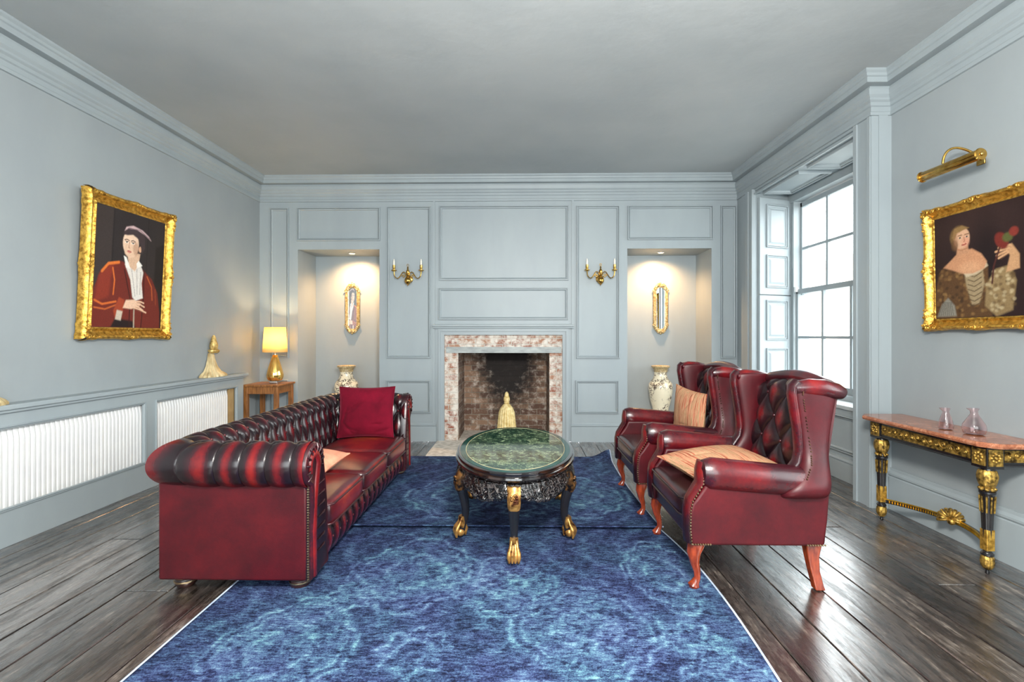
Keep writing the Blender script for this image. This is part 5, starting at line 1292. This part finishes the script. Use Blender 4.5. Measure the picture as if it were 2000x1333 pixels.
def woman():
    p = Paint(150, 190, (46, 30, 30)); p.asp = 0.8
    p.ell(0.45, 0.9, 0.5, 0.2, (62, 42, 38), 1.2, k=0.7); p.ell(0.6, 0.45, 0.15, 0.4, (30, 20, 22), 1.0, k=0.8)
    # gown
    p.poly([(0.0, 0.0), (0.0, 0.25), (0.05, 0.45), (0.12, 0.52), (0.25, 0.56), (0.55, 0.54), (0.62, 0.45), (0.62, 0.2), (0.66, 0.0)], (96, 68, 42), 0.02)
    rg = np.random.RandomState(5)
    for _ in range(120):
        x, y = rg.uniform(0.02, 0.6), rg.uniform(0.02, 0.5); p.ell(x, y, 0.02, 0.014, ((150, 116, 72), (66, 46, 30), (126, 92, 54))[rg.randint(3)], 0.9, rg.uniform(0, 3), k=0.7)
    p.poly([(0.36, 0.42), (0.56, 0.46), (0.58, 0.3), (0.52, 0.12), (0.44, 0.12), (0.38, 0.3)], (168, 148, 114), 0.02)
    for k in range(7): p.line([(0.40, 0.40-0.045*k), (0.47, 0.375-0.045*k), (0.55, 0.41-0.045*k)], 0.006, (92, 74, 52), 0.8)
    p.poly([(0.34, 0.44), (0.6, 0.5), (0.62, 0.46), (0.5, 0.40), (0.38, 0.38)], (206, 188, 158), 0.014)
    # shoulders and neck
    p.poly([(0.11, 0.50), (0.2, 0.56), (0.3, 0.63), (0.45, 0.64), (0.55, 0.58), (0.61, 0.50), (0.58, 0.44), (0.46, 0.41), (0.34, 0.42), (0.2, 0.47)], (206, 150, 112), 0.016)
    p.ell(0.42, 0.47, 0.12, 0.05, (220, 168, 128), 0.9, k=0.8)
    p.poly([(0.27, 0.6), (0.28, 0.7), (0.4, 0.7), (0.42, 0.6)], (200, 148, 112), 0.014)
    # head
    p.ell(0.30, 0.78, 0.105, 0.10, (120, 92, 56), 0.25); p.ell(0.335, 0.755, 0.092, 0.098, (222, 176, 142), 0.14); p.ell(0.38, 0.72, 0.04, 0.05, (228, 160, 132), 0.8, k=0.7)
    p.poly([(0.22, 0.78), (0.25, 0.86), (0.34, 0.875), (0.42, 0.84), (0.36, 0.83), (0.28, 0.81), (0.25, 0.74)], (150, 118, 74), 0.014); p.ell(0.25, 0.7, 0.04, 0.05, (98, 70, 44), 0.5, k=0.8)
    for ex in (0.315, 0.395): p.ell(ex, 0.762, 0.018, 0.007, (214, 196, 176), 0.4); p.ell(ex, 0.763, 0.009, 0.008, (40, 28, 22), 0.4); p.line([(ex-0.024, 0.785), (ex+0.024, 0.786)], 0.004, (118, 80, 54))
    p.line([(0.36, 0.76), (0.37, 0.725), (0.356, 0.72)], 0.0045, (170, 116, 88)); p.line([(0.335, 0.692), (0.36, 0.69), (0.385, 0.697)], 0.006, (166, 66, 58))
    # raised arm, sleeve and hand
    p.poly([(0.58, 0.1), (0.6, 0.3), (0.7, 0.42), (0.84, 0.44), (0.9, 0.3), (0.86, 0.05), (0.7, 0.0)], (150, 126, 88), 0.02)
    for _ in range(60):
        x, y = rg.uniform(0.6, 0.88), rg.uniform(0.05, 0.42); p.ell(x, y, 0.018, 0.014, ((206, 188, 148), (98, 76, 48))[rg.randint(2)], 0.9, rg.uniform(0, 3), k=0.6)
    p.poly([(0.80, 0.38), (0.93, 0.4), (0.93, 0.52), (0.86, 0.62), (0.79, 0.60), (0.84, 0.52)], (204, 158, 116), 0.014)
    for a, b in (((0.84, 0.61), (0.73, 0.60)), ((0.83, 0.585), (0.70, 0.57)), ((0.82, 0.565), (0.71, 0.535)), ((0.83, 0.55), (0.73, 0.51))): p.line([a, b], 0.011, (214, 166, 124)); p.line([(a[0], a[1]-0.014), (b[0]+0.02, b[1]-0.014)], 0.003, (116, 78, 54), 0.8)
    # bird
    p.ell(0.76, 0.66, 0.06, 0.08, (120, 44, 36), 0.3, 0.4); p.ell(0.82, 0.68, 0.05, 0.04, (92, 96, 52), 0.5); p.ell(0.88, 0.72, 0.045, 0.04, (136, 54, 44), 0.4); p.line([(0.74, 0.6), (0.68, 0.45), (0.66, 0.3)], 0.010, (78, 40, 36))
    # lace cuff lower left
    p.poly([(0.02, 0.02), (0.08, 0.14), (0.16, 0.2), (0.24, 0.12), (0.26, 0.02)], (150, 146, 134), 0.02)
    for k in range(8): p.line([(0.04+0.026*k, 0.03), (0.10+0.014*k, 0.16)], 0.004, (84, 80, 74), 0.8)
    p.ell(0.262, 0.74, 0.022, 0.07, (168, 120, 88), 1.4, k=0.5); p.line([(0.28, 0.655), (0.33, 0.64), (0.40, 0.655)], 0.006, (160, 108, 80), 0.6)
    p.im *= 0.66*(0.92+0.16*p.rng.rand(p.h, p.w, 1))*(1.05-0.35*((p.X-0.45)**2+(p.Y-0.6)**2))[..., None]; return p
def portrait(label, loc, rot, w, h, fw, p, seed):
    """picture in its own x(right) z(up) plane, facing local -y; origin at bottom centre of frame back"""
    t = thing('framed_portrait', label, 'painting', loc, 0); t.rotation_euler = rot
    W, Hh = w/2, h/2
    m = MB(); nu, nv = p.w-1, p.h-1
    iw, ih = w-2*fw, h-2*fw
    vs = []; 
    for j in range(p.h):
        for i in range(p.w): vs.append((-iw/2+iw*i/(p.w-1), -0.030, Hh-ih/2+ih*j/(p.h-1)))
    m.add(vs, [(j*p.w+i, j*p.w+i+1, (j+1)*p.w+i+1, (j+1)*p.w+i) for j in range(p.h-1) for i in range(p.w-1)])
    col = np.ones((p.h*p.w, 4), dtype=np.float32); col[:, :3] = p.im.reshape(-1, 3); m.build('canvas', MAT['canvas'], t, col=col, smooth=False)
    m = MB(); m.box((-iw/2-0.01, -0.028, Hh-ih/2-0.01), (iw/2+0.01, 0, Hh+ih/2+0.01)); m.build('stretcher_back', MAT['ply'], t, smooth=False)
    # moulded and carved frame: four mitred sides
    prof = [(0.0, 0.0), (0.0, -0.030), (0.006, -0.052), (0.016, -0.060), (0.028, -0.056), (0.036, -0.036), (0.056, -0.024), (0.066, -0.030), (0.074, -0.036), (0.080, -0.034), (0.084, -0.031), (0.084, -0.026)]
    k_ = fw/0.084; rnd = random.Random(seed); m = MB()
    def bump_(s, L_):
        e = min(s, L_-s); c = abs(s-L_/2)
        v = 0.9*math.exp(-(e/0.055)**2)+0.45*math.exp(-((e-0.10)/0.02)**2)+0.65*math.exp(-(c/0.035)**2)+0.3*math.exp(-((c-0.06)/0.016)**2)
        return v
    corners = [(-W, 0), (W, 0), (W, h), (-W, h)]
    for q in range(4):
        a = Vector(corners[q]); b = Vector(corners[(q+1) % 4]); d = (b-a).normalized(); nn = Vector((-d.y, d.x)); L_ = (b-a).length; ns = int(L_/0.006)
        rings = []
        for i in range(ns+1):
            s = L_*i/ns; v = bump_(s, L_); r = []
            for pi_, (o, y) in enumerate(prof):
                o = o*k_; s2 = max(o, min(L_-o, s))   # mitre
                carve = 0.004*math.sin(s*260+pi_)*math.sin(s*97+pi_*2.1)*min(1, v*1.6) + 0.0016*math.sin(s*420)*(1 if pi_ in (7, 8) else 0)
                oo = o - (0.013*v if pi_ < 5 else 0.004*v*(pi_ < 8)); yy = y*k_**0.5 - (0.008*v if 1 <= pi_ <= 6 else 0) + carve
                pnt = a+d*s2+nn*oo; r.append((pnt.x, yy, pnt.y))
            rings.append(r)
        m.rings(rings, cap=False, closed=False)
        # scrolls of acanthus at corners and middles
        for (s, sc) in ((0.035, 1.0), (0.085, 0.7), (0.13, 0.5), (L_-0.035, 1.0), (L_-0.085, 0.7), (L_-0.13, 0.5), (L_/2, 0.9), (L_/2-0.045, 0.6), (L_/2+0.045, 0.6)):
            c0 = a+d*s+nn*(0.018*k_)
            pts = []
            for g in range(12): rr = 0.020*sc*(1-g/14); an = g*0.65+(0 if s < L_/2 else PI); pts.append((c0.x+rr*math.cos(an), -0.060*k_**0.5-0.003, c0.y+rr*math.sin(an)))
            m.tube(pts, [0.0055*sc]*12, 6)
    m.build('gilt_frame', MAT['gold'], t, solid=0)
    return t
# left wall: faces +x ; hangs leaning slightly forward at the top
portrait('large gilt framed portrait of a person in rust velvet coat and pale cap', (XL+0.012, 3.74, 1.23), (math.radians(0), 0, PI/2), 0.84, 1.07, 0.088, man(), 1)
lf = [o for o in bpy.data.objects if o.name.startswith('framed_portrait')][0]
lf.rotation_euler = (math.radians(2.8), 0, PI/2)
portrait('gilt framed portrait of a person in brown gown holding a bird, right wall', (XR-0.012, 2.845, 1.29), (math.radians(1.0), 0, -PI/2), 0.70, 0.77, 0.070, woman(), 2)
